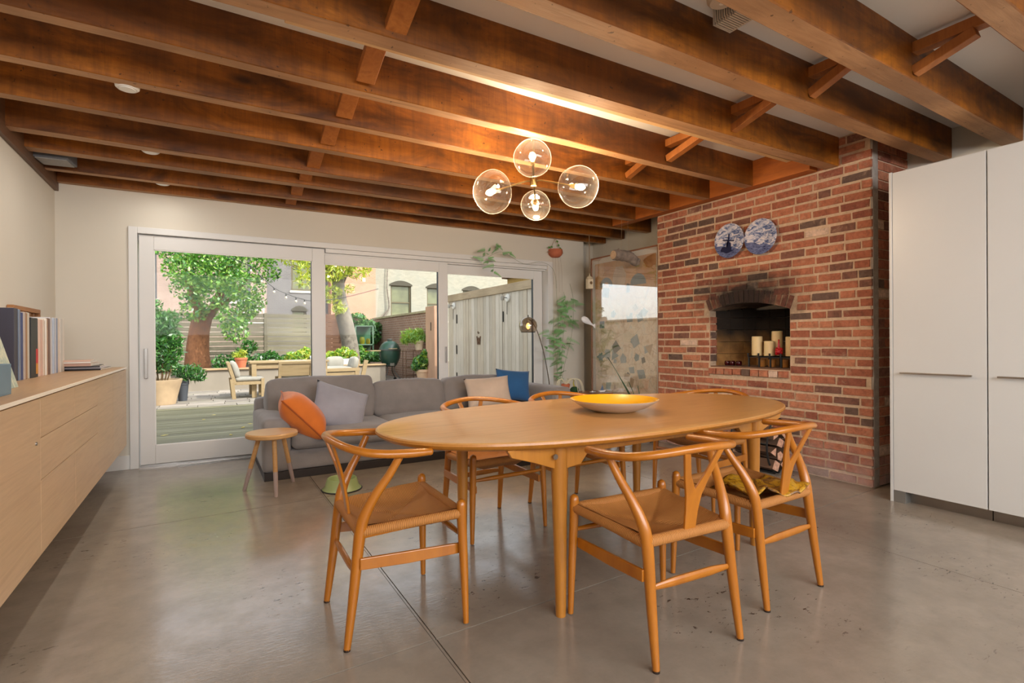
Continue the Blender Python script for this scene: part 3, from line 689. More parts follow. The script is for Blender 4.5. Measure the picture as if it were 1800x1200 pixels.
# magazines lying flat
mz = ST_+.0005
for k, (dx, dy, sx_, sy_, h_, col, nm) in enumerate([(0, 0, .30, .36, .012, c(30, 26, 26), 'bottom black magazine of the flat pile beside the upright books'), (.004, .01, .29, .34, .008, c(196, 190, 196), 'thin grey magazine second from the bottom of the flat pile'),
   (-.004, .0, .30, .36, .012, c(36, 26, 24), 'glossy dark magazine third from the bottom of the flat pile'), (-.05, -.06, .25, .26, .022, c(190, 156, 140), 'pinkish brown book in the upper half of the flat pile'), (-.05, -.065, .24, .26, .010, c(232, 226, 218), 'white book second from the top of the flat pile'), (-.052, -.062, .25, .25, .012, c(206, 170, 150), 'topmost book of the flat pile on the sideboard')]):
    o = T('magazine', (-.70+dx, 5.06+dy+.0, mz), nm, 'magazine', group='magazines and books lying flat on the sideboard'); o.rotation_euler = (0, 0, .06*(k % 3-1))
    ob('cover', G().box(-sx_, 0, 0, sy_, 0, h_), plain('mag_%d' % k, col, .3, .08, 10), o, bevel=.001)
    ob('page_block', G().box(-sx_+.003, .0006, .003, sy_-.002, .0015, h_-.0015), plain('paper', c(226, 218, 204), .9, .03), o)
    mz += h_+.0008
# ================================================================== TALL WHITE CABINETS
CABW = plain('cabinet_white', c(206, 205, 202), .30, .015, 1.2)
for k, (ya, yb_, l) in enumerate([(1.272, 1.772, 'tall flat white cabinet unit beside the brick chimney, with the full bar handle in view'), (.768, 1.268, 'tall flat white cabinet unit at the right edge, only partly in view')]):
    cb = T('tall_cabinet', (4.06, yb_, 0), l, 'cabinet', group='tall white cabinet units')
    W_ = yb_-ya
    ob('carcass', G().box(.021, XR-4.06-.002, -W_, 0, .08, 2.24), CABW, cb)
    dr = ob('door', G().box(0, .019, -W_+.0015, -.0015, .08, 2.246), CABW, cb, bevel=.0015)
    hy = -.05
    ob('door_handle', G().box(-.030, -.020, hy-.386, hy, .878, .889).box(-.021, .001, hy-.376, hy-.366, .879, .887).box(-.021, .001, hy-.02, hy-.01, .879, .887), STEEL, dr, bevel=.002)
    ob('plinth', G().box(.075, XR-4.06-.002, -W_, -.001, 0, .08), STEEL, cb)
    if k == 0: ob('side_panel', G().box(-.002, XR-4.06-.002, .001, .019, 0, 2.252), CABW, cb, bevel=.0015)
    if k == 0: ob('plinth_end', G().box(.001, .075, -.0, -.07, .0, .078), plain('plinth_grey', c(110, 106, 100), .5, .05), cb)
    if k == 1: ob('side_panel', G().box(-.002, XR-4.06-.002, -W_-.019, -W_-.001, 0, 2.252), CABW, cb, bevel=.0015)
# ================================================================== SOFA
def rbox(g, cen, size, r=.05, bulge=0.0, n=10, wr=.0, seed=0, R=None):
    cen = Vector(cen); hs = Vector(size)/2; r = min(r, min(hs)*.98); R = R or Matrix.Identity(3)
    # distribution with points concentrated at the corners
    ts = [-1, -.93, -.8, -.55, -.25, 0, .25, .55, .8, .93, 1]
    idx = {}; vs = []; fs = []
    def vert(p):
        k = tuple(round(q, 4) for q in p)
        if k in idx: return idx[k]
        q = Vector((p[0]*hs.x, p[1]*hs.y, p[2]*hs.z))
        inn = Vector([max(-(h-r), min(h-r, v)) for h, v in zip(hs, q)])
        d = q-inn
        if d.length > 1e-6: q = inn+d.normalized()*r
        b = (1-p[0]**2)*(1-p[1]**2)+(1-p[1]**2)*(1-p[2]**2)+(1-p[0]**2)*(1-p[2]**2)
        ax = max(range(3), key=lambda i: abs(p[i])); nn = Vector((0, 0, 0)); nn[ax] = math.copysign(1, p[ax])
        o = [i for i in range(3) if i != ax]; q += nn*bulge*(1-p[o[0]]**2)*(1-p[o[1]]**2)
        if wr: q += Vector((noise.noise((q.x*9+seed, q.y*9, q.z*5)), noise.noise((q.x*7, q.y*9+seed, q.z*6)), noise.noise((q.x*8, q.y*5, q.z*9+seed))))*wr
        idx[k] = len(vs); vs.append(cen+R @ q); return idx[k]
    for ax in range(3):
        o = [i for i in range(3) if i != ax]
        for sgn in (-1, 1):
            for i in range(10):
                for j in range(10):
                    qd = []
                    for a_, b_ in ((i, j), (i+1, j), (i+1, j+1), (i, j+1)):
                        p = [0, 0, 0]; p[ax] = sgn; p[o[0]] = ts[a_]; p[o[1]] = ts[b_]; qd.append(vert(p))
                    fs.append(tuple(qd))
    return g.add(vs, fs)
def fabric(name, col, rough=.95, sc=220):
    a = N(name); co = a.coord('Object'); f = a.noise(co, 5, 3, .5); w1 = a.noise(co, sc, 2, .5)
    a.col(a.ramp(f, [(.3, tuple(x*.88 for x in col[:3])+(1,)), (.7, tuple(min(1, x*1.1) for x in col[:3])+(1,))])); a.set(Roughness=rough)
    a.b.inputs['Sheen Weight'].default_value = .25; a.b.inputs['Sheen Roughness'].default_value = .5
    a.b.inputs['Specular IOR Level'].default_value = .2
    a.bump(a.math('ADD', w1, a.math('MULTIPLY', a.noise(co, 11, 3), 1.5)), .25, .006); return a.m
SOFA = fabric('sofa_grey', c(134, 128, 125))
sx0, sy0 = .383, 4.60
sf = T('sofa', (sx0, sy0, 0), 'large grey fabric corner sofa with its back to the sliding glass doors', 'sofa')
def so_(name, cen, size, r=.04, bulge=0, wr=.004, sd=0, R=None, par=sf): return ob(name, rbox(G(), cen, size, r, bulge, wr=wr, seed=sd, R=R), SOFA, par, smooth=True, angle=180)
W2 = 3.45-sx0
ob('plinth', G().box(.012, W2-.02, .012, 1.0, 0, .065).box(1.99, 2.76, -.63, .02, 0, .065), DARKP, sf, bevel=.003)
so_('base', (W2/2, .52, .148), (W2-.01, 1.0, .17), .02, wr=.002)
so_('chaise_base', (2.37, -.05, .148), (.80, 1.2, .17), .02, wr=.002, sd=3)
so_('arm', (.108, .50, .277), (.216, 1.0, .43), .045, .006, sd=5)
so_('arm', (W2-.11, .50, .335), (.22, 1.0, .545), .045, .006, sd=9)
so_('backrest', (W2/2, .93, .34), (W2-.02, .17, .52), .05, .004, sd=2)
for k, (xa, xb_) in enumerate(((.22, 1.12), (1.12, 1.97))): so_('seat_cushion', ((xa+xb_)/2, .40, .302), (xb_-xa-.006, .86, .14), .045, .016, sd=20+k)
so_('seat_cushion', (2.37, .12, .302), (.79, 1.42, .14), .045, .016, sd=24)
Rb = rotm(rx=.20)
for k, (xa, xb_, zt, th) in enumerate(((.095, 1.08, .765, .24), (1.085, 1.85, .70, .2), (1.86, 2.66, .71, .2))):
    so_('back_cushion', ((xa+xb_)/2, .76, (zt+.34)/2), (xb_-xa-.004, th, zt-.34), .05, .022, wr=.014, sd=31+k*3, R=rotm(rx=-.14))
def pillow(name, cen, w_, h_, t_, rot, mat, label, sd=0, seam=False):
    R = rot; n = 18; g = G()
    def f(sgn):
        def q(u, v):
            a_ = 2*u-1; b_ = 2*v-1
            e = max(0, (1-abs(a_)**2.6)*(1-abs(b_)**2.6))**.55
            x = a_*w_/2*(1-.07*(1-abs(b_)**2)*abs(a_)**3); z = b_*h_/2*(1-.07*(1-abs(a_)**2)*abs(b_)**3)
            d = sgn*t_/2*e; d += .010*noise.noise((a_*2.2+sd, b_*2.2, sgn))*e
            if seam and sgn < 0: d += .014*math.exp(-((b_*.7+a_*.15)/.06)**2)*e
            return (x, d, z)
        return q
    g.grid(f(-1), n, n); g.grid(f(1), n, n)
    me = g.mesh(name, mat, True); bm = bmesh.new(); bm.from_mesh(me); bmesh.ops.remove_doubles(bm, verts=bm.verts, dist=.0008); bmesh.ops.recalc_face_normals(bm, faces=bm.faces); bm.to_mesh(me); bm.free()
    o = ob(name, me, mat, loc=cen); o.rotation_euler = rot.to_euler() if isinstance(rot, Matrix) else rot; tag(o, label, 'cushion')
    if seam:
        P_ = []
        for (u0, v0, u1, v1) in ((0, 0, 1, 0), (1, 0, 1, 1), (1, 1, 0, 1), (0, 1, 0, 0)):
            for k_ in range(12):
                q_ = f(1)(u0+(u1-u0)*k_/12, v0+(v1-v0)*k_/12); P_.append((q_[0]*1.008, 0, q_[2]*1.008))
        P_.append(P_[0]); ob('piping', G().tube(P_, .0065, 6), fabric('piping_rust', c(160, 78, 26)), o, smooth=True)
    return o
ORANGE = fabric('velvet_orange', c(206, 112, 44), .8); BLUE = fabric('denim_blue', c(46, 92, 140)); GREYB = fabric('cushion_grey', c(150, 150, 160)); BEIGE = fabric('cushion_beige', c(198, 178, 160))
dn_ = Vector((.72, -.14, .68)).normalized(); hn_ = Vector((-.70, .0, .70)); hn_ = (hn_-dn_*hn_.dot(dn_)).normalized(); wn_ = dn_.cross(hn_)
RO = Matrix((wn_, dn_, hn_)).transposed()
pillow('throw_cushion', (.70, 4.72, .50), .42, .47, .27, RO, ORANGE, 'burnt orange cushion slumped against the left arm of the sofa', 1, True)
pillow('throw_cushion', (1.05, 4.90, .515), .50, .44, .16, (-.55, .34, .02), GREYB, 'blue grey square cushion next to the orange one on the sofa', 5)
pillow('throw_cushion', (2.62, 4.98, .565), .52, .34, .15, (-.35, -.04, -.10), BEIGE, 'beige cushion seen behind the chair back, right part of the sofa', 8)
pillow('throw_cushion', (3.02, 5.14, .61), .42, .36, .14, (-.3, .10, -.15), BLUE, 'denim blue cushion at the right end of the sofa', 12)
# ---- three-legged stool
sl_ = T('stool', (.414, 4.21, 0), 'small round wooden stool with paint dipped legs by the left sofa arm', 'stool')
STW = wood('stool_beech', c(190, 140, 84), c(210, 162, 104), None, 0, 1, .4, .04, coat=.15, stretch=8, blot=.1)
ob('seat', G().lathe([(0, .425), (.165, .425), (.176, .432), (.178, .452), (.172, .462), (0, .462)], 48), STW, sl_, smooth=True, angle=30)
DIP = plain('dipped_paint', c(168, 148, 140), .5, .04, 5)
for (x, y) in ((-.181, .224), (.018, -.084), (.192, .292)):
    x *= .95; y = (y-.143)*.95+.02 if False else y
    top_ = Vector((x*.45, (y-.07)*.45, .43)); ft = Vector((x, y, 0)); mid = ft+(top_-ft)*.42
    o = ob('leg', G().tube([mid, top_], [.0165, .0165], 14), STW, sl_, smooth=True)
    ob('painted_foot', G().tube([ft, mid], [.0135, .0166], 14), DIP, o, smooth=True)
# ---- dog bowl
db = T('pet_bowl', (.885, 4.085, 0), 'green enamel pet bowl on the floor in front of the sofa', 'bowl')
GE = plain('enamel_green', c(150, 168, 112), .35, .08, 5)
ob('shell', G().lathe([(.145, .004), (.140, .012), (.128, .018), (.108, .082), (.103, .088), (.097, .082), (.085, .03), (0, .03)], 40), GE, db, smooth=True, angle=50)
ob('rubber_rim', G().lathe([(.138, 0), (.147, 0), (.149, .005), (.144, .009), (.136, .006)], 40), BLACK, db, smooth=True)
# ================================================================== LIGHT FITTINGS
BRASS = plain('aged_brass', c(150, 124, 78), .3, .05, 9, metal=1)
GLOBE = pane_glass('blown_glass', (.985, .975, .955, 1), 1.0, 1.62, .03, (.93, .86, .74, 1))
BULB = emis('lit_filament_bulb', (1.0, .72, .38, 1), 38)
HUB = Vector((1.987, 3.080, 2.235))
lt = T('chandelier', HUB, 'four globe clear glass chandelier with lit bulbs hanging above the oval table', 'chandelier')
ob('hub', G().lathe([(.001, -.035), (.022, -.035), (.024, -.03), (.024, .03), (.022, .035), (.001, .035)], 20), BRASS, lt, smooth=True, angle=30)
ob('stem', G().tube([(0, 0, .03), (0, 0, ZC-HUB.z-.02)], .007, 10), BRASS, lt, smooth=True)
ob('canopy', G().lathe([(0, ZC-HUB.z-.03), (.05, ZC-HUB.z-.028), (.055, ZC-HUB.z-.001), (0, ZC-HUB.z-.001)], 24), BRASS, lt, smooth=True, angle=40)
for k, (p, r, sc) in enumerate([((1.868, 2.907, 2.321), .125, (1, 1, .97)), ((1.711, 3.172, 2.144), .138, (.97, .97, 1.08)), ((2.218, 2.875, 2.175), .138, (1.03, 1, 1.03)), ((2.120, 3.262, 2.120), .108, (1, 1, 1.02))]):
    d = Vector(p)-HUB; L = d.length; dn = d.normalized()
    ar = ob('arm', G().tube([dn*.02, dn*.07+Vector((0, 0, .012)), dn*(L-.035)], [.0055, .0055, .0065], 8, sm=4), BRASS, lt, smooth=True)
    so2 = ob('socket', G().tube([dn*(L-.055), dn*(L-.02)], [.014, .016], 14), BRASS, lt, smooth=True, angle=40)
    b = ob('bulb', G().tube([dn*(L-.02), dn*(L-.005), dn*(L+.015), dn*(L+.036), dn*(L+.05)], [.009, .015, .023, .018, .003], 14, sm=3), BULB, lt, smooth=True)
    g = G(); g.sphere((0, 0, 0), r, 40, 26)
    # hand blown: lopsided, dimpled
    g.v = [tuple(Vector((v[0]*sc[0], v[1]*sc[1], v[2]*sc[2]))*(1+.035*noise.noise((v[0]*9+k*7, v[1]*9, v[2]*9))-.05*math.exp(-((Vector(v).normalized()+dn).length/.35)**2))+d) for v in g.v]
    gl_ = ob('glass_globe', g, GLOBE, lt, smooth=True, angle=180)
    pl_ = bpy.data.lights.new('bulb_light', 'POINT'); pl_.energy = BULB_W; pl_.color = (1, .74, .47); pl_.shadow_soft_size = .025
    po = bpy.data.objects.new('bulb_light', pl_); COL.objects.link(po); po.parent = lt; po.location = d+dn*.075
# puck lights hung beside joists
for k, (x, y, z, l) in enumerate([(-.35, 3.415, 2.462, 'white round puck light under the joist nearest the top left of the photo'), (-.33, 4.50, 2.47, 'middle one of three small white puck lights under the joists'), (-.31, 5.355, 2.47, 'white puck light closest to the window wall')]):
    p = T('puck_light', (x, y, z), l, 'light', group='white puck lights under the joists')
    ob('housing', G().lathe([(0, .0), (.045, .0), (.054, .008), (.056, .022), (.05, .03), (0, .03)], 28), WHITE, p, smooth=True, angle=40)
    pk = bpy.data.lights.new('puck_lamp', 'AREA'); pk.shape = 'DISK'; pk.size = .07; pk.energy = (7, 5, 2)[k]; pk.color = (1, .95, .88); po = bpy.data.objects.new('puck_lamp', pk); COL.objects.link(po); po.parent = p; po.location = (0, 0, -.006)
    ob('lens', G().lathe([(0, -.003), (.036, -.003), (.038, .002), (0, .002)], 24), plain('opal_lens', c(236, 234, 228), .3, .01), p, smooth=True, angle=40)
    ob('mounting_plate', G().box(-.03, .03, -.035, .035, .03, ZC-z-.001), WHITE, p) if k == 9 else ob('mounting_stem', G().tube([(0, 0, .03), (0, 0, ZC-z-.001)], .006, 8), WHITE, p)
sp = T('wall_speaker', (-1.08, 5.05, 2.465), 'grey box speaker tucked between the joists at the far left corner', 'speaker')
SPG = plain('speaker_grey', c(96, 98, 104), .6, .06, 6)
ob('cabinet', G().obox((.125, .0, .07), (.21, .20, .14), rotm(rz=-.1)), SPG, sp, bevel=.006)
ob('grille', G().obox((.125, -.0, -.003), (.18, .17, .006), rotm(rz=-.1)), plain('speaker_mesh', c(150, 148, 146), .7, .1, 60), sp)
vt = T('ceiling_vent', (2.14, 1.585, 2.60), 'small slatted white vent box under the drywall between two joists', 'vent')
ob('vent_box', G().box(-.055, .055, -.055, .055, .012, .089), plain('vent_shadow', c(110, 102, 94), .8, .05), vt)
VW = plain('vent_white', c(196, 186, 172), .6, .03)
for k in range(9): ob('slat', G().box(-.055, .055, -.052+k*.0125, -.045+k*.0125, 0, .012), VW, vt)
for k in range(9): ob('slat', G().box(-.062, -.055, -.052+k*.0125, -.045+k*.0125, .012, .089), VW, vt)
ob('vent_frame', G().box(-.062, .062, -.062, -.054, 0, .089).box(-.062, .062, .058, .066, 0, .089).box(.055, .062, -.054, .058, 0, .089), VW, vt, bevel=.002)
sm_ = T('smoke_alarm', (2.00, 1.54, 2.62), 'round white alarm disc on the ceiling beside the slatted vent', 'alarm')
ob('disc', G().lathe([(0, 0), (.05, .002), (.062, .014), (.066, .04), (.066, .069), (0, .069)], 32), VW, sm_, smooth=True, angle=40)
ob('test_button', G().lathe([(0, -.003), (.012, -.003), (.013, .002), (0, .002)], 16), WHITE, sm_)
# arc floor lamp
al = T('arc_floor_lamp', (3.50, 5.12, 0), 'slim arc floor lamp with a smoky dome shade, standing behind the sofa right end', 'lamp') if False else T('arc_floor_lamp', (3.515, 5.12, 0), 'slim arc floor lamp with a smoky dome shade near the right door frame', 'lamp')
CHR = plain('lamp_chrome', c(140, 134, 124), .2, .05, 5, metal=1)
q = lambda x, z: (x-3.515, 0, z)
ob('base', G().lathe([(0, 0), (.10, 0), (.105, .01), (.10, .02), (0, .022)], 28), CHR, al, smooth=True, angle=40)
ob('stem', G().tube([(0, 0, .02), q(3.512, .49), q(3.49, .70), q(3.43, .97), q(3.375, 1.14), q(3.32, 1.26), q(3.27, 1.33), q(3.215, 1.37)], .0062, 8, sm=5), CHR, al, smooth=True)
a = N('smoked_dome'); 
sh = ob('shade', G().lathe([(.082, -.072), (.098, -.04), (.106, .0), (.098, .04), (.078, .071), (.05, .093), (.012, .105), (.001, .106)], 32, (3.215-3.515, 0, 1.285), end=False),
        pane_glass('smoked_glass', (.62, .54, .46, 1), 1.0, 2.2, .05, (.42, .40, .36, 1)), al, smooth=True, angle=180)
sh.data.polygons[len(sh.data.polygons)-1].use_smooth = True
ob('rim', G().tube([(3.215-3.515+.082*math.cos(t*PI/12), .082*math.sin(t*PI/12), 1.213) for t in range(25)], .0025, 6), BLACK, al)
ob('finial', G().lathe([(.001, 0), (.006, .003), (.006, .016), (.001, .024)], 12, (3.215-3.515, 0, 1.391)), BLACK, al)
ob('bulb', G().sphere((3.215-3.515, 0, 1.285), .022, 14, 10, (1, 1, 1.6)), emis('lamp_bulb_glow', (1, .5, .14, 1), 5), al, smooth=True)
# ================================================================== FIREPLACE THINGS
PX = 4.268
def plate(y, z, r, label, mill):
    t = T('wall_plate', (PX, y, z), label, 'plate', group='blue and white plates on the chimney')
    a = N('blue_and_white_%d' % mill); co = a.coord('Object'); sx = a.n('SeparateXYZ'); a.l(co, sx.inputs[0]); Y, Z = sx.outputs[1], sx.outputs[2]
    f = a.noise(a.coord('Object', (1, 1, 2.4), (.35, 0, 0)), 17, 5, .7, 1.0)
    sky_ = a.ramp(f, [(.40, c(64, 84, 130)), (.50, c(176, 180, 200)), (.60, c(222, 214, 214))])
    sea = a.ramp(a.noise(a.coord('Object', (1, 1, 4)), 26, 5, .7, .6), [(.35, c(30, 40, 78)), (.6, c(120, 130, 170))])
    m_ = a.ramp(a.math('ADD', Z, a.math('MULTIPLY', a.math('SUBTRACT', a.noise(co, 12, 3), .5), .05)), [(.0, (1, 1, 1, 1)), (.001, (0, 0, 0, 1))]); 
    mm = a.math('LESS_THAN', a.math('ADD', a.math('ADD', Z, a.math('MULTIPLY', Y, -.25)), a.math('MULTIPLY', a.noise(co, 14, 3), .04)), -.045)
    a.col(a.mix(mm, sky_, sea)); a.set(Roughness=.12); mt = a.m
    ob('plate_body', G().lathe([(0, 0), (r*.55, 0), (r*.6, .004), (r*.97, .022), (r, .026), (r*.98, .027), (r*.62, .010), (0, .008)], 48, R=rotm(ry=-PI/2)), mt, t, smooth=True, angle=50)
    if mill:
        NV = plain('cobalt_print', c(28, 34, 66), .2, .05); g = G()
        X_ = -.0205
        g.prism([(.035, -.09), (-.02, -.10), (-.012, -.02), (.018, .0), (.03, -.02)], X_, X_+.006, 'x')
        for an in (.2, 1.77, 3.34, 4.91): 
            cy, cz = .012, .005; dy_, dz_ = math.cos(an), math.sin(an); g.prism([(cy-dz_*.004, cz+dy_*.004), (cy+dz_*.004, cz-dy_*.004), (cy+dz_*.007+dy_*.06, cz-dy_*.007+dz_*.06), (cy-dz_*.003+dy_*.06, cz+dy_*.003+dz_*.06)], X_, X_+.006, 'x')
        g.prism([(.10, -.085), (.03, -.115), (-.03, -.10), (.035, -.055), (.08, -.05)], X_+.001, X_+.007, 'x')
        ob('windmill_motif', g, NV, t)
plate(3.205, 2.042, .160, 'left one of two blue and white plates, painted with a dark windmill', 1)
plate(2.885, 2.026, .158, 'right one of two blue and white plates, painted with clouds over water', 0)
gr = T('fire_grate', (4.44, 2.89, .859), 'black iron candle stand inside the brick fireplace opening', 'grate')
for y in (-.215, -.105, .0, .11, .215):
    for x in (-.05, .10): ob('leg', G().box(x-.006, x+.006, y-.006, y+.006, 0, .095), BLACK, gr)
for y in (-.215, -.105, .0, .11, .215): ob('cross_bar', G().box(-.065, .12, y-.007, y+.007, .095, .105).box(-.065, -.058, y-.007, y+.007, .105, .128), BLACK, gr)
ob('long_bar', G().box(-.056, -.044, -.222, .222, .088, .0951), BLACK, gr); ob('long_bar', G().box(.094, .106, -.222, .222, .088, .0951), BLACK, gr)
WAX = plain('ivory_wax', c(226, 200, 148), .5, .06, 7, Subsurface_Weight=.15)
zt0 = .859+.1055
for k, (x, y, r, h, l) in enumerate([(4.43, 3.048, .047, .178, 'wide ivory pillar candle, leftmost on the iron stand'), (4.425, 2.925, .043, .135, 'shorter ivory pillar candle standing in front of the tallest one'), (4.515, 2.905, .047, .225, 'tallest ivory pillar candle, at the back of the iron stand'), (4.46, 2.735, .048, .172, 'ivory pillar candle at the right end of the iron stand, half hidden')]):
    t = T('pillar_candle', (x, y, zt0), l, 'candle', group='pillar candles in the fireplace')
    ob('wax', G().lathe([(0, 0), (r, 0), (r*1.0, h*.5), (r*.98, h-.004), (r*.86, h), (r*.74, h-.012), (0, h-.018)], 28), WAX, t, smooth=True, angle=40)
    ob('wick', G().tube([(0, 0, h-.018), (.001, .002, h+.004)], .0014, 6), BLACK, t)
rd = T('red_figurine', (4.40, 2.815, zt0), 'shiny red knobbly candle figure among the ivory candles', 'figurine')
g = G(); 
for k in range(12):
    an = k*2.4; g.sphere((.018*math.cos(an), .018*math.sin(an), .02+.004*k), .016, 10, 7)
RED = plain('red_wax', c(176, 8, 22), .2, .05)
ob('body', g.sphere((0, 0, .04), .03, 14, 10), RED, rd, smooth=True); ob('neck', G().lathe([(.016, .05), (.010, .09), (.006, .13), (.008, .14), (.001, .150)], 14), RED, rd, smooth=True)
for k, (y, l) in enumerate([(3.045, 'left'), (2.945, 'middle'), (2.82, 'right')]):
    t = T('glass_votive', (4.50, y, .859), '%s amber glass votive under the iron stand' % l, 'candle holder', group='amber votives under the stand')
    ob('cup', G().lathe([(0, 0), (.028, 0), (.033, .01), (.035, .07), (.031, .07), (.028, .012), (0, .012)], 20), plain('amber_glass', c(176, 120, 62), .15, .1, 9), t, smooth=True, angle=40)
    ob('candle_stub', G().lathe([(0, .012), (.026, .012), (.026, .035), (0, .035)], 16), WAX, t)
for k, (y, l) in enumerate([(3.375, 'dark red glass cup on the fireplace sill, right of its pair'), (3.30, 'dark red glass cup on the fireplace sill, nearest the iron stand'), (3.43, 'dark red glass cup on the fireplace sill, closest to the left jamb')]):
    t = T('red_glass_cup', (4.48+.0*k, y-.02, .859), l, 'cup', group='dark red glass cups in the fireplace')
    ob('cup', G().lathe([(0, 0), (.022, 0), (.029, .012), (.029, .034), (.024, .045), (.020, .040), (.022, .014), (0, .012)], 20), plain('garnet_glass', c(62, 8, 14), .08, .1, 9), t, smooth=True, angle=50)
    ob('base_ring', G().lathe([(.0, 0), (.024, 0), (.024, .003), (0, .003)], 16), BLACK, t)
# log rack by the chimney foot
lr = T('log_rack', (4.07, 2.80, 0), 'black metal log rack standing on the floor against the chimney', 'log rack')
for s in (-.17, .17):
    ob('hoop', G().tube([(-.02, s, .008), (-.10, s, .10), (-.13, s, .26), (-.07, s, .42), (.0, s, .46), (.09, s, .42), (.14, s, .26), (.11, s, .10), (.03, s, .008)], .008, 8, sm=3), BLACK, lr, smooth=True)
for x, z in ((-.02, .008), (.03, .008), (-.13, .26), (.14, .26)): ob('rail', G().tube([(x, -.17, z), (x, .17, z)], .007, 8), BLACK, lr)
BARK = wood('log_bark', c(84, 60, 44), c(116, 86, 64), None, 1, 2, .9, .5); CUT = plain('log_cut', c(206, 158, 130), .85, .3, 30)
for k, (x, z, r, an) in enumerate([(-.05, .075, .058, .3), (.065, .075, .055, 1.4), (.0, .155, .05, 2.6), (-.075, .19, .048, .9), (.085, .185, .05, 3.6), (.01, .262, .055, 5.0), (-.06, .325, .045, 2.0), (.065, .335, .047, .1)]):
    t = T('firewood_log', (4.07+x, 2.80, z), 'split log %s in the black rack by the chimney' % ['at the bottom left', 'at the bottom right', 'in the middle of the second layer', 'resting on the left side', 'resting on the right side', 'in the centre of the stack', 'on top at the left', 'on top at the right'][k], 'log', group='split logs in the rack')
    rl = random.Random(k+40); n5 = rl.choice([3, 4, 5]); pts = [(r*rl.uniform(.75, 1.1)*math.cos(an+2*PI*i_/n5), r*rl.uniform(.75, 1.1)*math.sin(an+2*PI*i_/n5)) for i_ in range(n5)]
    ob('wood', G().prism(pts, -.20, .20, 'y'), [BARK], t, bevel=.003)
    ob('cut_face', G().prism([(p[0]*.97, p[1]*.97) for p in pts], -.2015, -.2, 'y'), CUT, t)
# ================================================================== ART PANEL
ar = T('artwork', (4.33, 5.357, .06), 'door sized framed collage under glass leaning on the wall beside the chimney', 'artwork')
AY0, AY1, AZ1 = -1.19, 0.0, 2.114
COP = plain('frame_copper_wood', c(142, 92, 62), .5, .1, 6)
for b_ in ((.0, .045, AY0, AY1, AZ1-.018, AZ1), (.0, .045, AY0, AY1, 0, .018), (.0, .045, AY1-.026, AY1, .018, AZ1-.018), (0, .045, AY0, AY0+.026, .018, AZ1-.018)): ob('frame', G().box(*b_), COP, ar, bevel=.003)
ob('white_mount', G().box(.010, .04, AY0+.026, AY1-.026, .018, AZ1-.018), plain('mount_white', c(216, 208, 200), .8, .02), ar)
a = N('patina_board'); co = a.coord('Object'); f = a.noise(co, 2.6, 6, .65, .5); vo = a.n('TexVoronoi'); a.l(co, vo.inputs['Vector']); vo.inputs['Scale'].default_value = 7; vo.feature = 'DISTANCE_TO_EDGE'
b_ = a.ramp(f, [(.3, c(176, 116, 62)), (.5, c(202, 150, 92)), (.7, c(214, 176, 126))])
sz = a.n('SeparateXYZ'); a.l(co, sz.inputs[0]); low = a.ramp(sz.outputs[2], [(1.1, (1, 1, 1, 1)), (1.7, (0, 0, 0, 1))]); lowm = a.math('SUBTRACT', 1.0, a.ramp(a.math('DIVIDE', sz.outputs[2], 2.2), [(.55, (0, 0, 0, 1)), (.8, (1, 1, 1, 1))]))
pale = a.ramp(a.noise(co, 9, 5, .7), [(.35, c(200, 168, 136)), (.55, c(226, 204, 176)), (.7, c(196, 190, 178))])
b_ = a.mix(lowm, b_, pale); b_ = a.mix(a.ramp(vo.outputs[0], [(.0, (.5, .5, .5, 1)), (.03, (0, 0, 0, 1))]), b_, c(150, 122, 92))
a.col(b_); a.set(Roughness=.6)
bd = ob('painted_board', G().box(.006, .0098, AY0+.05, AY1-.085, .06, AZ1-.085), a.m, ar)
rp = random.Random(3); PC = [plain('collage_%d' % i, col, .7, .15, 9) for i, col in enumerate([c(176, 146, 112), c(120, 128, 126), c(196, 170, 140), c(98, 84, 70), c(150, 152, 148), c(210, 190, 160)])]
def piece(pts, m_, d=.003): ob('collage_piece', G().prism(pts, .006-d, .006, 'x'), m_, ar)
def arch(yc, zc, r0, r1, m_):
    P = [(yc+r1*math.cos(t), zc+r1*math.sin(t)) for t in np.linspace(0, PI, 9)]+[(yc+r0*math.cos(t), zc+r0*math.sin(t)) for t in np.linspace(PI, 0, 9)]; piece(P, m_)
arch(-.30, 1.72, .06, .12, PC[1]); arch(-.86, 1.70, .0, .13, PC[1]); piece([(-.42, 1.70), (-.63, 1.69), (-.66, 1.84), (-.60, 1.95), (-.48, 1.95), (-.43, 1.85)], PC[2]); piece([(-.22, 1.60), (-.34, 1.58), (-.36, 1.70), (-.24, 1.72)], PC[3]); piece([(-.66, 1.62), (-.72, 1.62), (-.72, 1.72), (-.67, 1.73)], PC[3])
for k in range(46):
    yc, zc = rp.uniform(AY0+.15, AY1-.16), rp.uniform(.12, 1.45); s_ = rp.uniform(.035, .085); n_ = rp.choice([3, 4, 4, 5]); a0 = rp.uniform(0, 6)
    piece([(yc+s_*rp.uniform(.7, 1.2)*math.cos(a0+2*PI*i/n_), zc+s_*rp.uniform(.7, 1.2)*math.sin(a0+2*PI*i/n_)) for i in range(n_)], rp.choice(PC), rp.uniform(.001, .003))
ob('glass', G().box(-.002, .001, AY0+.026, AY1-.026, .018, AZ1-.018), pane_glass('picture_glass', (.97, .97, .96, 1), 1, 2.0), ar)
# legs so it stands clear of the floor
for y in (AY0+.2, AY1-.2): ob('block_foot', G().box(0, .045, y-.03, y+.03, -.06, 0), COP, ar)
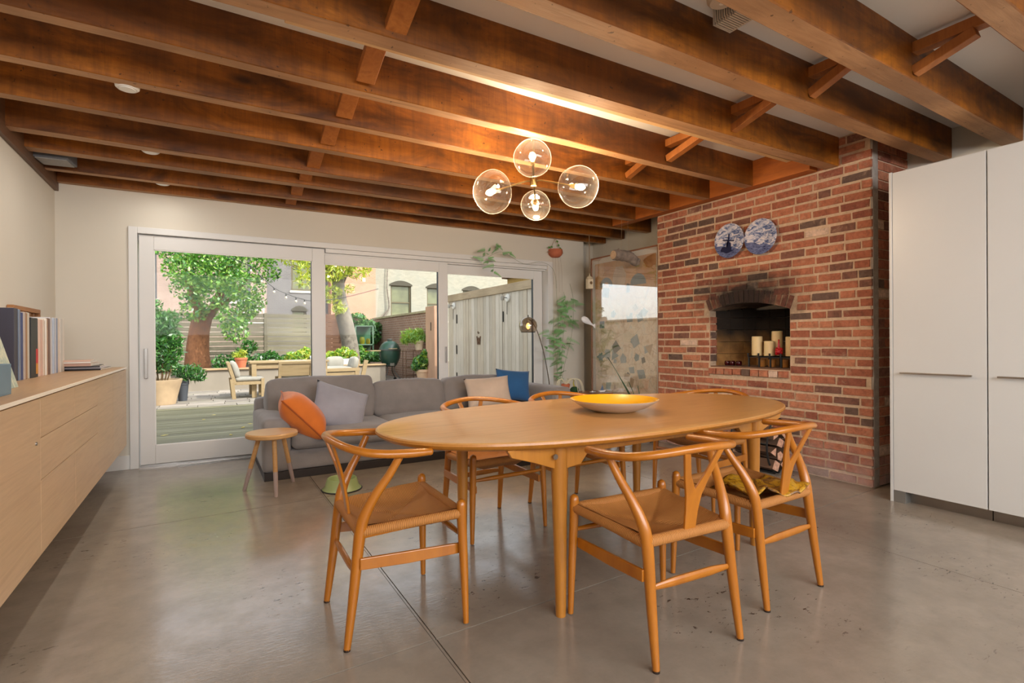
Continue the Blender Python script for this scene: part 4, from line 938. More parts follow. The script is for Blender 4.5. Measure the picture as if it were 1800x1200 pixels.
# ================================================================== CONSOLE AND PLANTS
CW = wood('console_walnut', c(120, 74, 44), c(156, 104, 66), None, 0, 1, .4, .05, coat=.1)
cn = T('console_table', (3.95, 5.08, 0), 'low brown wooden console table between the sofa and the framed collage', 'console')
ob('top', G().box(-.36, .34, -.19, .19, .44, .475), CW, cn, bevel=.004)
for x in (-.32, .30):
    for y in (-.15, .15): ob('leg', G().bar((x, y, 0), (x, y, .44), .04, .04), CW, cn, bevel=.003)
ob('shelf', G().box(-.33, .31, -.16, .16, .14, .16), CW, cn, bevel=.003)
LEAFD = plain('leaf_dark', c(40, 74, 44), .45, .2, 9); LEAFM = plain('leaf_mid', c(84, 132, 52), .5, .25, 5); LEAFP = plain('fern_pale', c(118, 168, 104), .6, .2, 8)
TERR = plain('terracotta', c(186, 104, 72), .85, .12, 8, .05); SOIL = plain('soil', c(52, 38, 28), .95, .2, 20)
def pot(par, r, h, mat=TERR, rim=True, name='pot', cen=(0, 0, 0)):
    o = ob(name, G().lathe([(0, 0), (r*.68, 0), (r*.92, h*.80), (r, h*.80) if rim else (r*.95, h*.85), (r, h), (r*.88, h), (r*.84, h*.82), (0, h*.82)], 28, cen), mat, par, smooth=True, angle=35)
    ob('soil', G().lathe([(0, h*.83), (r*.85, h*.83)], 20, cen, end=False), SOIL, par); return o
p = T('potted_cactus', (3.685, 5.04, .475), 'terracotta pot of pale trailing tendrils on the console table', 'plant'); pot(p, .052, .125)
g = G(); rp = random.Random(8)
for k in range(11):
    an = rp.uniform(-.9, 1.6) if k < 8 else 3.3; L_ = rp.uniform(.12, .24); z0 = .11
    g.tube([(0, 0, z0), (.4*L_*math.cos(an), .4*L_*math.sin(an), z0+.07), (.8*L_*math.cos(an), .8*L_*math.sin(an), z0+.05), (L_*math.cos(an), L_*math.sin(an), z0-.09)], [.006, .005, .004, .0015], 6, sm=4)
ob('tendrils', g, plain('pale_root', c(214, 206, 178), .6, .1, 9), p, smooth=True)
p = T('round_cactus', (3.80, 5.02, .475), 'small dark green ball plant beside the terracotta pot on the console', 'plant')
ob('plant_ball', G().sphere((0, 0, .045), .045, 20, 12, (1.2, 1.2, 1)), plain('moss_green', c(34, 72, 40), .9, .4, 30, .6), p, smooth=True)
ob('saucer', G().lathe([(0, 0), (.05, 0), (.058, .008), (0, .006)], 20), TERR, p, smooth=True, angle=40)
g = G().tube([(.0, 0, .085), (-.015, 0, .13), (.0, 0, .17)], [.012, .008, .003], 8, sm=3); ob('shoot', g, plain('yellow_shoot', c(176, 166, 70), .6, .1), p, smooth=True)
PORC = plain('white_porcelain', c(228, 228, 230), .25, .08, 30)
p = T('porcelain_figure', (4.22, 5.02, .475), 'small white and blue porcelain boat ornament on the console by the frame', 'ornament')
ob('hull', G().prism([(-.05, .02), (-.035, 0), (.035, 0), (.055, .022)], -.015, .015, 'y'), PORC, p, bevel=.002); ob('sail', G().prism([(-.02, .022), (.03, .022), (.012, .085)], -.003, .003, 'y'), plain('blue_sail', c(92, 112, 140), .4, .2, 30), p); ob('mast', G().tube([(.012, 0, .02), (.012, 0, .095)], .002, 6), BLACK, p)
p = T('shell_dish', (4.06, 5.00, .475), 'little white shell dish left of the porcelain boat on the console', 'ornament')
ob('dish', G().lathe([(0, 0), (.02, 0), (.045, .012), (.042, .014), (0, .006)], 18, sy=.7), PORC, p, smooth=True); ob('pebble', G().sphere((0, 0, .014), .011, 12, 8), PORC, p, smooth=True)
p = T('snake_plant', (4.10, 4.20, 0), 'snake plant with long dark blades leaning left in front of the framed collage', 'plant')
pot(p, .11, .30, plain('grey_pot', c(120, 116, 112), .7, .08, 6), name='pot')
def blade(g, b, t_, w_):
    b = Vector(b); t_ = Vector(t_); s_ = Vector((1, .4, 0)).normalized(); up = Vector((0, -.006, 0)); n = 7
    for i in range(n+1):
        k = i/n; p_ = b.lerp(t_, k)+Vector((0, 0, .03*math.sin(k*PI))); ww = w_*(1-k**2.2)*(.7+.6*k*(1-k)*2)
        g.v += [tuple(p_-s_*ww), tuple(p_+up), tuple(p_+s_*ww), tuple(p_-up)]
    b0 = len(g.v)-4*(n+1)
    for i in range(n):
        for q_ in range(4): g.f.append((b0+i*4+q_, b0+i*4+(q_+1) % 4, b0+(i+1)*4+(q_+1) % 4, b0+(i+1)*4+q_)); g.mi.append(0)
for (t_, w_) in (((-.33, .18, .93), .018), ((-.15, .05, .66), .016), ((-.18, .16, .71), .018), ((.15, -.06, .50), .015), ((.04, .11, .61), .016)):
    g = G(); blade(g, (t_[0]*.05, 0, .25), t_, w_); ob('leaf_blade', g, LEAFD, p, smooth=True)
# feathery climbing fern by the right door jamb
p = T('climbing_fern', (3.93, 5.54, 0), 'feathery climbing fern growing up past the right door frame', 'plant'); pot(p, .11, .22, plain('fern_pot', c(206, 196, 184), .7, .05, 6))
stems = [[(0, 0, .18), (.0, .02, .7), (.05, .05, 1.2), (.03, .06, 1.7), (-.02, .05, 2.02), (-.22, .04, 2.12), (-.5, .03, 2.08), (-.8, .03, 2.20), (-1.0, .03, 2.12)],
         [(0, 0, .18), (.04, .0, .6), (.10, .03, 1.1), (.16, .04, 1.55), (.12, .03, 1.75)], [(0, 0, .18), (-.02, 0, .8), (-.06, .02, 1.2), (-.04, .02, 1.45)], [(0, 0, .18), (.08, 0, .7), (.24, .02, 1.2), (.27, .02, 1.62), (.2, 0, 1.86)]]
for s_ in stems: ob('stem', G().tube(s_, .0018, 5, sm=6), plain('fern_stem', c(110, 120, 70), .7, .1), p)
rp = random.Random(11)
def frond(g, base, d, L_):
    d = Vector(d).normalized(); base = Vector(base); side = d.cross(Vector((0, 1, .2))).normalized()
    for i in range(18):
        k = i/18; c_ = base+d*L_*k+Vector((0, 0, -.25*L_*k*k)); w_ = L_*.26*(1-k*.75)
        for s_ in (-1, 1):
            e_ = c_+side*s_*w_+d*.3*w_; n_ = d*.0035
            g.add([c_-n_, e_, c_+n_], [(0, 1, 2)])
def fronds(name, pts, par, n_, L_, mat):
    g = G()
    for _ in range(n_):
        b = Vector(rp.choice(pts))+Vector((rp.gauss(0, .035), rp.gauss(0, .02), rp.gauss(0, .07))); an = rp.uniform(0, 2*PI)
        frond(g, b, (math.cos(an), .5*math.sin(an), rp.uniform(-.3, .6)), L_*rp.uniform(.6, 1.2))
    return stuff(ob(name, g, mat, par))
fronds('foliage', [(.14, .03, 1.55), (.16, .04, 1.45), (.2, .02, 1.6), (.1, .03, 1.35), (.18, .03, 1.5), (.22, .02, 1.4), (.05, .03, 1.05), (.1, .03, 1.12), (-.06, .02, 1.22), (-.02, .02, 1.1), (.02, .02, .85), (.08, .02, .75)], p, 85, .16, LEAFP)
fronds('foliage', [(-.78, .03, 2.19), (-.85, .03, 2.17), (-1.0, .03, 2.1), (-.95, .03, 2.02), (-.88, .03, 2.26)], p, 16, .13, LEAFP)
# hanging things
CORDM = plain('jute_cord', c(150, 122, 92), .9, .1, 30)
p = T('hanging_planter', (3.93, 5.66, 2.30), 'small terracotta planter hanging from a joist at the right end of the doors', 'planter')
p.location = (3.99, 5.665, 2.215)
ob('bowl', G().lathe([(0, 0), (.055, 0), (.088, .03), (.097, .065), (.092, .10), (.086, .10), (.088, .065), (0, .05)], 28), TERR, p, smooth=True, angle=50)
for s_ in (-1, 1): ob('cord', G().tube([(s_*.09, 0, .085), (0, 0, .25)], .003, 6), CORDM, p); ob('lug', G().tube([(s_*.09, 0, .06), (s_*.125, 0, .062)], .006, 6), CORDM, p)
g = G()
for (x, z) in ((-.10, .12), (-.06, .13), (.05, .16), (.08, .12), (.03, .21)): g.sphere((x, 0, z), .014, 8, 6, (1.2, .4, 1))
ob('leaves', g, LEAFM, p, smooth=True)
g = G(); 
for k in range(4): g.tube([(-.04+k*.04, 0, .0), (-.045+k*.05, .0, -.2), (-.03+k*.045, 0, -.36-.05*k)], .0012, 4)
ob('trailing_stems', g, CORDM, p)
p = T('hanging_log', (4.08, 4.435, 2.041), 'short weathered log hung by two strings in front of the framed collage', 'ornament')
LOGM = plain('weathered_log', c(132, 118, 106), .95, .35, 14, 1.0)
g = G(); g.tube([(-.17, 0, .02), (-.06, 0, .025), (.06, 0, .015), (.15, 0, -.02)], [.052, .062, .062, .045], 18, sm=5)
g.tube([(.05, 0, .0), (.15, -.01, -.05), (.20, -.01, .0)], [.04, .035, .02], 12, sm=4); g.tube([(-.09, 0, .06), (-.10, 0, .095)], [.02, .01], 8)
g.v = [tuple(Vector(v)*(1+.0)+Vector((0, 1, 0))*.0+Vector((noise.noise(Vector(v)*30), noise.noise(Vector(v)*30+Vector((3, 0, 0))), noise.noise(Vector(v)*30+Vector((0, 9, 0)))))*.012) for v in g.v]
ob('log', g, LOGM, p, smooth=True); ob('cut_end', G().lathe([(0, -.004), (.046, -.003), (.046, .003), (0, .004)], 20, (-.175, 0, .02), rotm(ry=PI/2)), plain('log_end', c(190, 160, 130), .9, .2, 40), p)
for x in (-.06, .055): ob('string', G().tube([(x, 0, .07), (x*.8, 0, ZJ-2.041)], .0012, 5), CORDM, p)
p = T('hanging_bell_box', (4.254, 5.286, 1.774), 'small cream box shaped ornament hanging on a cord beside the frame', 'ornament')
CRM = plain('cream_ceramic', c(214, 198, 168), .6, .12, 20)
ob('body', G().box(-.04, .04, -.03, .03, .0, .13).add([], []), CRM, p, bevel=.008); ob('roof', G().lathe([(.045, .13), (.03, .155), (.008, .17), (.001, .21)], 12), CRM, p, smooth=True)
ob('opening', G().lathe([(0, 0), (.02, 0), (.02, .003), (0, .003)], 16, (0, -.0325, .075), rotm(rx=PI/2)), plain('box_hole', c(120, 92, 60), .9), p)
ob('cord', G().tube([(0, 0, .2), (0, 0, ZJ-1.774)], .004, 6), CORDM, p)
p = T('fish_ornament', (4.22, 5.283, 1.336), 'white fish shaped ornament hanging on a thread beside the framed collage', 'ornament')
ob('body', G().tube([(-.10, 0, .05), (-.07, 0, .048), (-.02, 0, .03), (.05, 0, -.01), (.085, 0, -.03)], [.014, .040, .042, .016, .008], 14, sm=4, squash=(.5, 1), up=(0, 0, 1)), PORC, p, smooth=True)
ob('tail_fin', G().prism([(.075, -.02), (.135, .0), (.12, -.04), (.125, -.085), (.075, -.035)], -.005, .005, 'y'), PORC, p, bevel=.002)
ob('thread', G().tube([(-.02, 0, .065), (-.02, 0, ZJ-1.336)], .0008, 4), CORDM, p)
# ================================================================== GARDEN
GZ = -.02
def brickwall_mat(name, c1, c2, mort, scale=1.0, bumpy=.5, stain=None):
    a = N(name); tc = a.n('TexCoord'); mp = a.n('Mapping'); a.l(tc.outputs['Object'], mp.inputs[0])
    sx = a.n('SeparateXYZ'); a.l(mp.outputs[0], sx.inputs[0]); ad = a.math('ADD', sx.outputs[0], sx.outputs[1]); cb = a.n('CombineXYZ'); a.l(ad, cb.inputs[0]); a.l(sx.outputs[2], cb.inputs[1])
    bt = a.n('TexBrick'); a.l(cb.outputs[0], bt.inputs[0]); bt.inputs['Scale'].default_value = scale; bt.inputs['Brick Width'].default_value = .21; bt.inputs['Row Height'].default_value = .075; bt.inputs['Mortar Size'].default_value = .008
    bt.inputs['Color1'].default_value = c1; bt.inputs['Color2'].default_value = c2; bt.inputs['Mortar'].default_value = mort; bt.inputs['Bias'].default_value = 0
    f = a.noise(a.coord('Object'), .9, 5, .65); col_ = a.mix(a.ramp(f, [(.35, (0, 0, 0, 1)), (.7, (.5, .5, .5, 1))]), bt.outputs[0], stain or tuple(x*.6 for x in c1[:3])+(1,))
    f2 = a.noise(a.coord('Object'), 14, 4, .7); col_ = a.mix(a.math('MULTIPLY', f2, .3), col_, mort)
    a.col(col_); a.set(Roughness=.95); a.bump(a.math('ADD', bt.outputs[1], f2), bumpy, .02); return a.m
# ground, deck boards, pavers
gd = S('ground'); ob('earth', G().box(-14, 26, YB+.24, 60, -.4, -.14), plain('garden_earth', c(110, 96, 78), .95, .2, 3, .3, kind='Pos'), gd)
DECK = [wood('deck_%d' % i, ca, cb_, None, 0, .9, .75, .3, stretch=12, kind='Pos', blot=.3) for i, (ca, cb_) in enumerate([(c(112, 108, 82), c(140, 134, 104)), (c(102, 98, 76), c(128, 122, 96)), (c(124, 120, 94), c(150, 144, 116))])]
dkk = T('garden_deck', (-6, 5.97, 0), 'weathered grey timber deck just outside the glass doors', 'deck')
nd = 34; bwid = (10.75-5.97)/nd
for k in range(nd):
    for (xa, xb_) in ((-2.4, 1.5+(.9 if k % 2 else 0)), (1.5+(.9 if k % 2 else 0), 5.3)):
        ob('deck_board', G().box(xa+6+.003, xb_+6-.003, k*bwid+.004, (k+1)*bwid-.004, -.05, GZ+random.uniform(-.002, .002)), random.choice(DECK), dkk)
ob('joists', G().box(3.6, 11.3, 0.02, 4.75, -.13, -.06), plain('deck_under', c(36, 32, 28), .9), dkk)
PV = [plain('paver_%d' % i, col, .9, .12, 7, .2, kind='Pos') for i, col in enumerate([c(146, 138, 128), c(130, 122, 114), c(158, 148, 138), c(140, 132, 120)])]
pv = T('paved_patio', (-2.4, 10.78, 0), 'patio of grey stone pavers between the timber deck and the planted beds', 'patio')
y = 10.78; row = 0; rp = random.Random(2)
while y < 18.6:
    d_ = .31; x = -2.4-(.2 if row % 2 else 0); 
    big_ = y < 15.6
    if not big_: break
    while x < 5.35:
        L_ = rp.choice([.45, .6, .62, .42]); x1 = min(x+L_, 5.38)
        if not (x < .95 and y > 14.2): ob('paver', G().box(x+2.4, x1+2.4-.012, y-10.78, y-10.78+d_-.012, -.06, GZ+rp.uniform(-.004, .004)), rp.choice(PV), pv)
        x += L_
    y += d_; row += 1
ob('bedding', G().box(0, 7.78, 0.0, 8.6, -.13, -.045), plain('bedding_sand', c(112, 102, 90), .95, .2, 6), pv)
# raised bed with cap
RC = plain('render_wall', c(142, 132, 118), .9, .08, 2.5, .15, kind='Pos')
bedw = T('raised_bed', (-3, 14.15, -.1), 'low rendered retaining wall with a timber cap in front of the planted bed', 'retaining wall')
bedw.location = (-3, 14.3, -.1)
ob('wall', G().box(0, 7.3, .0, .16, 0, .56), RC, bedw)
ob('cap', G().box(0, 7.3, -.05, .20, .56, .60), wood('cap_timber', c(170, 140, 104), c(200, 170, 130), None, 0, 1, .8, .2, kind='Pos'), bedw, bevel=.004)
ob('soil', G().box(0, 7.3, .16, 4.2, .2, .52), SOIL, bedw)
# back fence: posts and horizontal boards with gaps
FB = [wood('fence_board_%d' % i, ca, cb_, None, 0, .8, .85, .3, stretch=10, kind='Pos', blot=.4) for i, (ca, cb_) in enumerate([(c(120, 112, 92), c(142, 134, 112)), (c(110, 102, 84), c(132, 124, 102)), (c(128, 120, 98), c(150, 142, 118))])]
bf = T('back_fence', (-3.2, 18.5, .0), 'grey horizontal board fence with narrow gaps across the back of the garden', 'fence')
secs = [(-3.2, -.9), (-.9, 1.66), (1.66, 3.15)]
for (xa, xb_) in secs:
    for k in range(13):
        z = .12+k*.148
        ob('fence_board', G().box(xa+3.2+.02, xb_+3.2-.02, -.012, .012, z, z+.128), rp.choice(FB), bf)
for x in (-3.2, -.9, 1.66, 3.15): ob('fence_post', G().box(x+3.2-.05, x+3.2+.05, -.04, .06, 0, 2.06), FB[1], bf, bevel=.004)
bf2 = T('brown_fence', (3.2, 18.52, .0), 'dark reddish brown board fence behind the leaning tree', 'fence')
DB = wood('dark_fence', c(96, 66, 48), c(124, 88, 64), None, 0, .8, .85, .3, kind='Pos')
for k in range(14): ob('fence_board', G().box(0, 1.5, -.012, .012, .1+k*.14, .1+k*.14+.132), DB, bf2)
for x in (0.04, 1.46): ob('fence_post', G().box(x-.04, x+.04, .013, .08, 0, 2.08), DB, bf2)
# left garden wall (outside the view to the left, seen edge on between leaves)
lw = T('left_garden_wall', (-3.4, 6.2, 0), 'pale rendered boundary wall on the left side of the garden', 'wall')
ob('wall', G().box(-.2, 0, 0, 12.4, -.1, 1.75), RC, lw); ob('coping', G().box(-.24, .04, 0, 12.4, 1.75, 1.80), PV[0], lw)
# right side: vertical board shed fence, post, brick wall
SFB = [wood('silver_board_%d' % i, ca, cb_, None, 2, .7, .85, .3, stretch=10, kind='Pos', blot=.25) for i, (ca, cb_) in enumerate([(c(192, 180, 164), c(214, 202, 186)), (c(180, 168, 152), c(202, 190, 172)), (c(200, 188, 174), c(222, 210, 194)), (c(184, 168, 148), c(206, 192, 172))])]
sfn = T('side_board_fence', (5.4, 6.1, 0), 'tall silver grey vertical board fence with double gates on the right side of the garden', 'fence')
yy = 0; gates = (9.62-6.1, 12.0-6.1)
while yy < 6.35:
    wd = rp.uniform(.135, .165)
    for g_ in gates:
        if yy < g_ < yy+wd: wd = g_-yy
    dx = rp.uniform(0, .006); ob('board', G().box(dx, .025+dx, yy+.003, yy+wd-.006, .02, 2.12), rp.choice(SFB), sfn); yy += wd+(.006 if any(abs(yy+wd-g_) < .001 for g_ in gates) else 0)
CAPW = wood('header_plank', c(168, 146, 116), c(190, 168, 138), c(150, 130, 104), 1, .8, .85, .3, kind='Pos', blot=.5)
ob('header_plank', G().box(-.03, .03, 0, 6.4, 2.115, 2.285), CAPW, sfn, bevel=.004); ob('backing', G().box(.034, .08, 0, 6.4, 0, 2.2), DARKP, sfn)
for (yy, z) in ((9.58, 1.62), (11.93, 1.66), (11.95, .9), (11.95, .22), (9.60, .25)): ob('gate_hinge', G().box(-.012, 0, yy-6.1-.02, yy-6.1+.02, z-.11, z+.11), BLACK, sfn, bevel=.002)
RUST = plain('rusty_iron', c(92, 64, 44), .8, .25, 20, kind='Pos')
ob('letter_w', G().prism([(10.62-6.1, 1.22), (10.655-6.1, 1.22), (10.68-6.1, 1.11), (10.71-6.1, 1.19), (10.74-6.1, 1.19), (10.77-6.1, 1.11), (10.795-6.1, 1.22), (10.83-6.1, 1.22), (10.79-6.1, 1.03), (10.755-6.1, 1.03), (10.725-6.1, 1.11), (10.695-6.1, 1.03), (10.66-6.1, 1.03)], -.014, -.001, 'x'), RUST, sfn)
ob('hook', G().tube([(-.004, 10.70-6.1, 1.31), (-.02, 10.71-6.1, 1.28), (-.02, 10.74-6.1, 1.30), (-.004, 10.76-6.1, 1.33)], .009, 6), RUST, sfn)
for k, (y_, z_, l) in enumerate([(9.37, 2.0, 'white disc wall light on the board fence, nearer and larger of two'), (12.1, 2.0, 'small wall light at the far end of the board fence')]):
    w_ = T('garden_wall_light', (5.40, y_, z_), l, 'light', group='wall lights on the board fence')
    ob('back_plate', G().lathe([(0, -.03), (.075, -.028), (.085, -.012), (.085, 0), (0, 0)], 24, R=rotm(ry=PI/2)), WHITE, w_, smooth=True, angle=40)
    ob('arm', G().tube([(-.03, 0, 0), (-.14, -.03, .0)], .008, 8), BLACK, w_)
    ob('lamp_head', G().lathe([(.0, -.06), (.032, -.06), (.04, -.01), (.03, .03), (0, .035)], 16, (-.16, -.04, .0)), plain('head_grey', c(150, 144, 134), .5, .05), w_, smooth=True, angle=50)
    ob('conduit', G().tube([(-.012, .03, -.08), (-.012, .035, -.34)], .006, 6), BLACK, w_)
ps = T('cedar_post', (5.36, 13.15, 0), 'pinkish cedar board post closing the gap between board fence and brick wall', 'post')
ob('post', G().box(-.12, .0, -.12, .52, 0, 2.06), wood('cedar', c(190, 146, 118), c(214, 172, 142), None, 2, .7, .8, .2, kind='Pos'), ps, bevel=.004); ob('latch', G().box(-.132, -.12, .1, .13, 1.4, 1.62), BLACK, ps)
bwm = brickwall_mat('garden_brick', c(138, 94, 74), c(162, 118, 96), c(176, 160, 142))
bw2 = T('garden_brick_wall', (5.42, 13.7, 0), 'brown brick garden wall with stone coping behind the barbecue', 'wall')
ob('wall', G().box(0, .25, 0, 5.9, -.1, 1.93), bwm, bw2); ob('coping', G().box(-.04, .29, 0, 5.9, 1.93, 1.99), plain('coping_stone', c(164, 152, 118), .9, .2, 6, .3), bw2)
# ---- leaves
def leaves(name, blobs, n_, size, mat, par, seed=0, flat=.0, asp=.5, mats=None, kindstuff=True):
    r_ = np.random.default_rng(seed); B = np.array([b_[:3] for b_ in blobs]); RR = np.array([b_[3] for b_ in blobs]); wgt = RR**2/np.sum(RR**2)
    i = r_.choice(len(B), n_, p=wgt); d = r_.normal(size=(n_, 3)); d /= np.linalg.norm(d, axis=1)[:, None]
    rad = RR[i]*(.45+.6*r_.random(n_)**.6); c_ = B[i]+d*rad[:, None]*np.array([1, 1, .85])
    u = r_.normal(size=(n_, 3)); u[:, 2] -= .4; u /= np.linalg.norm(u, axis=1)[:, None]
    t = r_.normal(size=(n_, 3)); t[:, 2] *= (1-flat); v = np.cross(u, t); v /= np.linalg.norm(v, axis=1)[:, None]; nn = np.cross(u, v)
    s = size*(.6+.8*r_.random(n_))[:, None]
    q = np.stack([c_-u*s, c_+v*s*asp+nn*s*.15, c_+u*s, c_-v*s*asp+nn*s*.15], 1).reshape(-1, 3)
    me = bpy.data.meshes.new(name); me.vertices.add(len(q)); me.vertices.foreach_set('co', q.ravel()); me.loops.add(n_*4); me.loops.foreach_set('vertex_index', np.arange(n_*4)); me.polygons.add(n_); me.polygons.foreach_set('loop_start', np.arange(0, n_*4, 4)); me.polygons.foreach_set('loop_total', np.full(n_, 4))
    ms = mats or [mat]
    for m_ in ms: me.materials.append(m_)
    me.polygons.foreach_set('material_index', r_.integers(0, len(ms), n_)); me.update(); me.validate()
    o = bpy.data.objects.new(name, me); COL.objects.link(o); o.parent = par
    return stuff(o) if kindstuff else o
def leafmat(name, col, tr=.35):
    a = N(name); t = a.t; df = a.n('BsdfDiffuse'); df.inputs[0].default_value = col; tl = a.n('BsdfTranslucent'); tl.inputs[0].default_value = (min(1, col[0]*1.3), min(1, col[1]*1.2), col[2]*.6, 1)
    gl = a.n('BsdfGlossy'); gl.inputs['Roughness'].default_value = .35; gl.inputs[0].default_value = (.8, .8, .8, 1)
    m1 = a.n('MixShader'); m1.inputs[0].default_value = tr; a.l(df.outputs[0], m1.inputs[1]); a.l(tl.outputs[0], m1.inputs[2])
    m2 = a.n('MixShader'); m2.inputs[0].default_value = .06; a.l(m1.outputs[0], m2.inputs[1]); a.l(gl.outputs[0], m2.inputs[2]); a.l(m2.outputs[0], t.nodes['Material Output'].inputs[0]); return a.m
LG = [leafmat('leaf_green_a', c(84, 140, 50)), leafmat('leaf_green_b', c(112, 166, 66)), leafmat('leaf_green_c', c(56, 108, 48)), leafmat('leaf_green_d', c(146, 184, 86))]
LY = [leafmat('leaf_yellow_a', c(186, 196, 66)), leafmat('leaf_yellow_b', c(158, 180, 60)), leafmat('leaf_yellow_c', c(206, 206, 96)), leafmat('leaf_yellow_d', c(126, 150, 60))]
LDK = [leafmat('leaf_deep_a', c(44, 92, 44)), leafmat('leaf_deep_b', c(66, 120, 56)), leafmat('leaf_deep_c', c(92, 146, 66))]
BARKR = wood('tree_bark_red', c(100, 62, 40), c(166, 112, 74), c(74, 46, 30), 2, 4.5, .95, .9, stretch=5, blot=.4); BARKG = wood('tree_bark_grey', c(88, 80, 68), c(158, 148, 134), c(60, 54, 46), 2, 5, .95, .9, stretch=3, blot=.5)
def sub(blobs, o): return [(b_[0]-o[0], b_[1]-o[1], b_[2]-o[2], b_[3]) for b_ in blobs]
t0 = (-.19, 16.0, .4)
tr = T('maple_tree', t0, 'green leafy tree with a thick reddish trunk in the raised bed on the left', 'tree')
ob('trunk', G().tube([(0, 0, .0), (.0, 0, .5), (.04, 0, 1.0), (.12, 0, 1.4)], [.33, .27, .24, .23], 18, sm=4), BARKR, tr, smooth=True)
for P_, R_ in (([(.10, 0, 1.3), (-.02, .0, 1.8), (-.3, .1, 2.6)], [.17, .13, .08]), ([(.12, 0, 1.3), (.36, 0, 1.6), (.62, -.1, 2.3), (.9, -.2, 3.2)], [.16, .13, .10, .06]), ([(.36, 0, 1.6), (.8, -.2, 1.9), (1.2, -.4, 2.5)], [.07, .05, .03])): ob('branch', G().tube(P_, R_, 10, sm=4), BARKR, tr, smooth=True)
bl = [(-.37, 15.3, 2.95, .55), (.35, 15.2, 2.9, .6), (.85, 15.1, 2.5, .5), (1.05, 15.1, 2.15, .32), (.25, 15.3, 2.35, .5), (-.35, 15.4, 2.5, .42), (.62, 15.1, 1.75, .42), (.66, 15.1, 1.38, .32), (1.35, 15.2, 3.0, .4), (.3, 15.4, 3.5, .7), (-.6, 15.4, 3.6, .6), (1.2, 15.4, 3.6, .6), (-.25, 15.5, 1.95, .35), (.9, 15.4, 1.95, .3), (0, 16.5, 3.2, .8), (.2, 15.6, 4.2, .8)]
leaves('foliage', sub(bl, t0), 11000, .048, None, tr, 1, mats=LG)
t0 = (3.62, 15.6, .4)
tr = T('locust_tree', t0, 'pale grey leaning tree with yellow green leaves behind the garden sofa', 'tree')
ob('trunk', G().tube([(.05, 0, 0), (.02, 0, .6), (-.12, 0, 1.3), (-.28, 0, 2.0), (-.32, 0, 2.6), (-.38, 0, 3.4)], [.27, .23, .22, .20, .17, .13], 18, sm=4), BARKG, tr, smooth=True)
for P_, R_ in (([(-.30, 0, 2.2), (-.05, 0, 2.75), (.3, -.1, 3.05)], [.10, .07, .04]), ([(-.32, 0, 2.3), (-.7, -.2, 2.9), (-1.1, -.4, 3.3)], [.09, .06, .04])): ob('branch', G().tube(P_, R_, 10, sm=4), BARKG, tr, smooth=True)
bl = [(3.02, 14.9, 3.05, .36), (3.75, 15.0, 3.2, .38), (3.3, 15.0, 3.3, .4), (3.05, 15.2, 2.45, .30), (3.25, 15.2, 2.05, .2), (2.3, 14.2, 3.0, .35), (2.15, 14.0, 2.65, .22), (2.75, 15.0, 3.6, .6), (3.9, 15.2, 3.9, .6), (1.95, 14.4, 3.5, .5), (3.0, 15.0, 4.2, .8), (3.5, 15.0, 2.6, .15)]
leaves('foliage', sub(bl, t0), 5200, .075, None, tr, 2, mats=LY, asp=.22)
def bush(name, loc, label, blobs, n_, sz, mats_, seed, stems=0, cat='plant', potargs=None, asp=.5):
    p = T(name, loc, label, cat)
    if potargs: pot(p, *potargs[:2], **potargs[2])
    if stems:
        g = G(); r_ = random.Random(seed)
        for k in range(stems):
            x, y_ = r_.uniform(-.16, .16), r_.uniform(-.12, .12); g.tube([(x*.6, y_*.6, potargs[1]*.8 if potargs else 0), (x, y_, blobs[0][2]*.6), (x*1.6, y_*1.4, blobs[0][2]*1.2)], [.014, .012, .007], 6)
        stuff(ob('stems', g, plain('stem_brown', c(96, 74, 44), .9, .1, 9), p))
    leaves('foliage', blobs, n_, sz, None, p, seed, mats=mats_, asp=asp); return p
STONEP = plain('stone_pot', c(186, 160, 128), .9, .16, 4, .2)
bush('potted_bamboo', (-.74, 11.65, GZ), 'leafy bamboo like shrub in a large rounded stone pot at the far left', [(-.1, 0, 1.0, .34), (.1, .05, .95, .28), (-.05, 0, 1.4, .34), (.1, 0, 1.55, .25), (-.15, 0, 1.8, .2), (.12, 0, 1.2, .26), (.0, 0, .75, .22)], 3000, .05, LDK, 3, 9, potargs=(.36, .46, dict(mat=STONEP, rim=False)), asp=.3)
bush('potted_fern', (-.40, 12.1, GZ), 'arching fern in a slim dark pot behind the large stone pot', [(.12, 0, .55, .22), (.25, 0, .5, .16), (0, 0, .55, .16)], 500, .06, LDK, 4, potargs=(.11, .40, dict(mat=plain('slate_pot', c(72, 76, 84), .6, .1, 5))), asp=.2)
bkt = T('metal_bucket', (-.53, 12.9, GZ), 'tall galvanised bucket among the shrubs at the left of the garden', 'bucket'); ob('bucket_body', G().lathe([(0, 0), (.09, 0), (.11, .5), (.12, .5), (.12, .51), (.10, .51), (0, .48)], 20), STEEL, bkt, smooth=True, angle=40); ob('handle', G().tube([(-.115, 0, .47), (0, 0, .60), (.115, 0, .47)], .005, 6, sm=4), BLACK, bkt)
bush('potted_succulent', (.74, 14.42, .502), 'spiky plant in a terracotta pot on the raised bed cap', [(0, 0, .30, .10), (.03, 0, .36, .08), (-.1, 0, .30, .06)], 160, .09, LY, 5, potargs=(.145, .24, dict()), asp=.12)
bush('potted_flowers', (1.42, 14.42, .502), 'low grey green plant in a white pot on the raised bed cap', [(0, 0, .26, .16), (-.2, 0, .22, .12), (.12, 0, .2, .1)], 420, .05, LDK, 6, potargs=(.11, .18, dict(mat=plain('white_pot', c(222, 216, 206), .8, .05))))
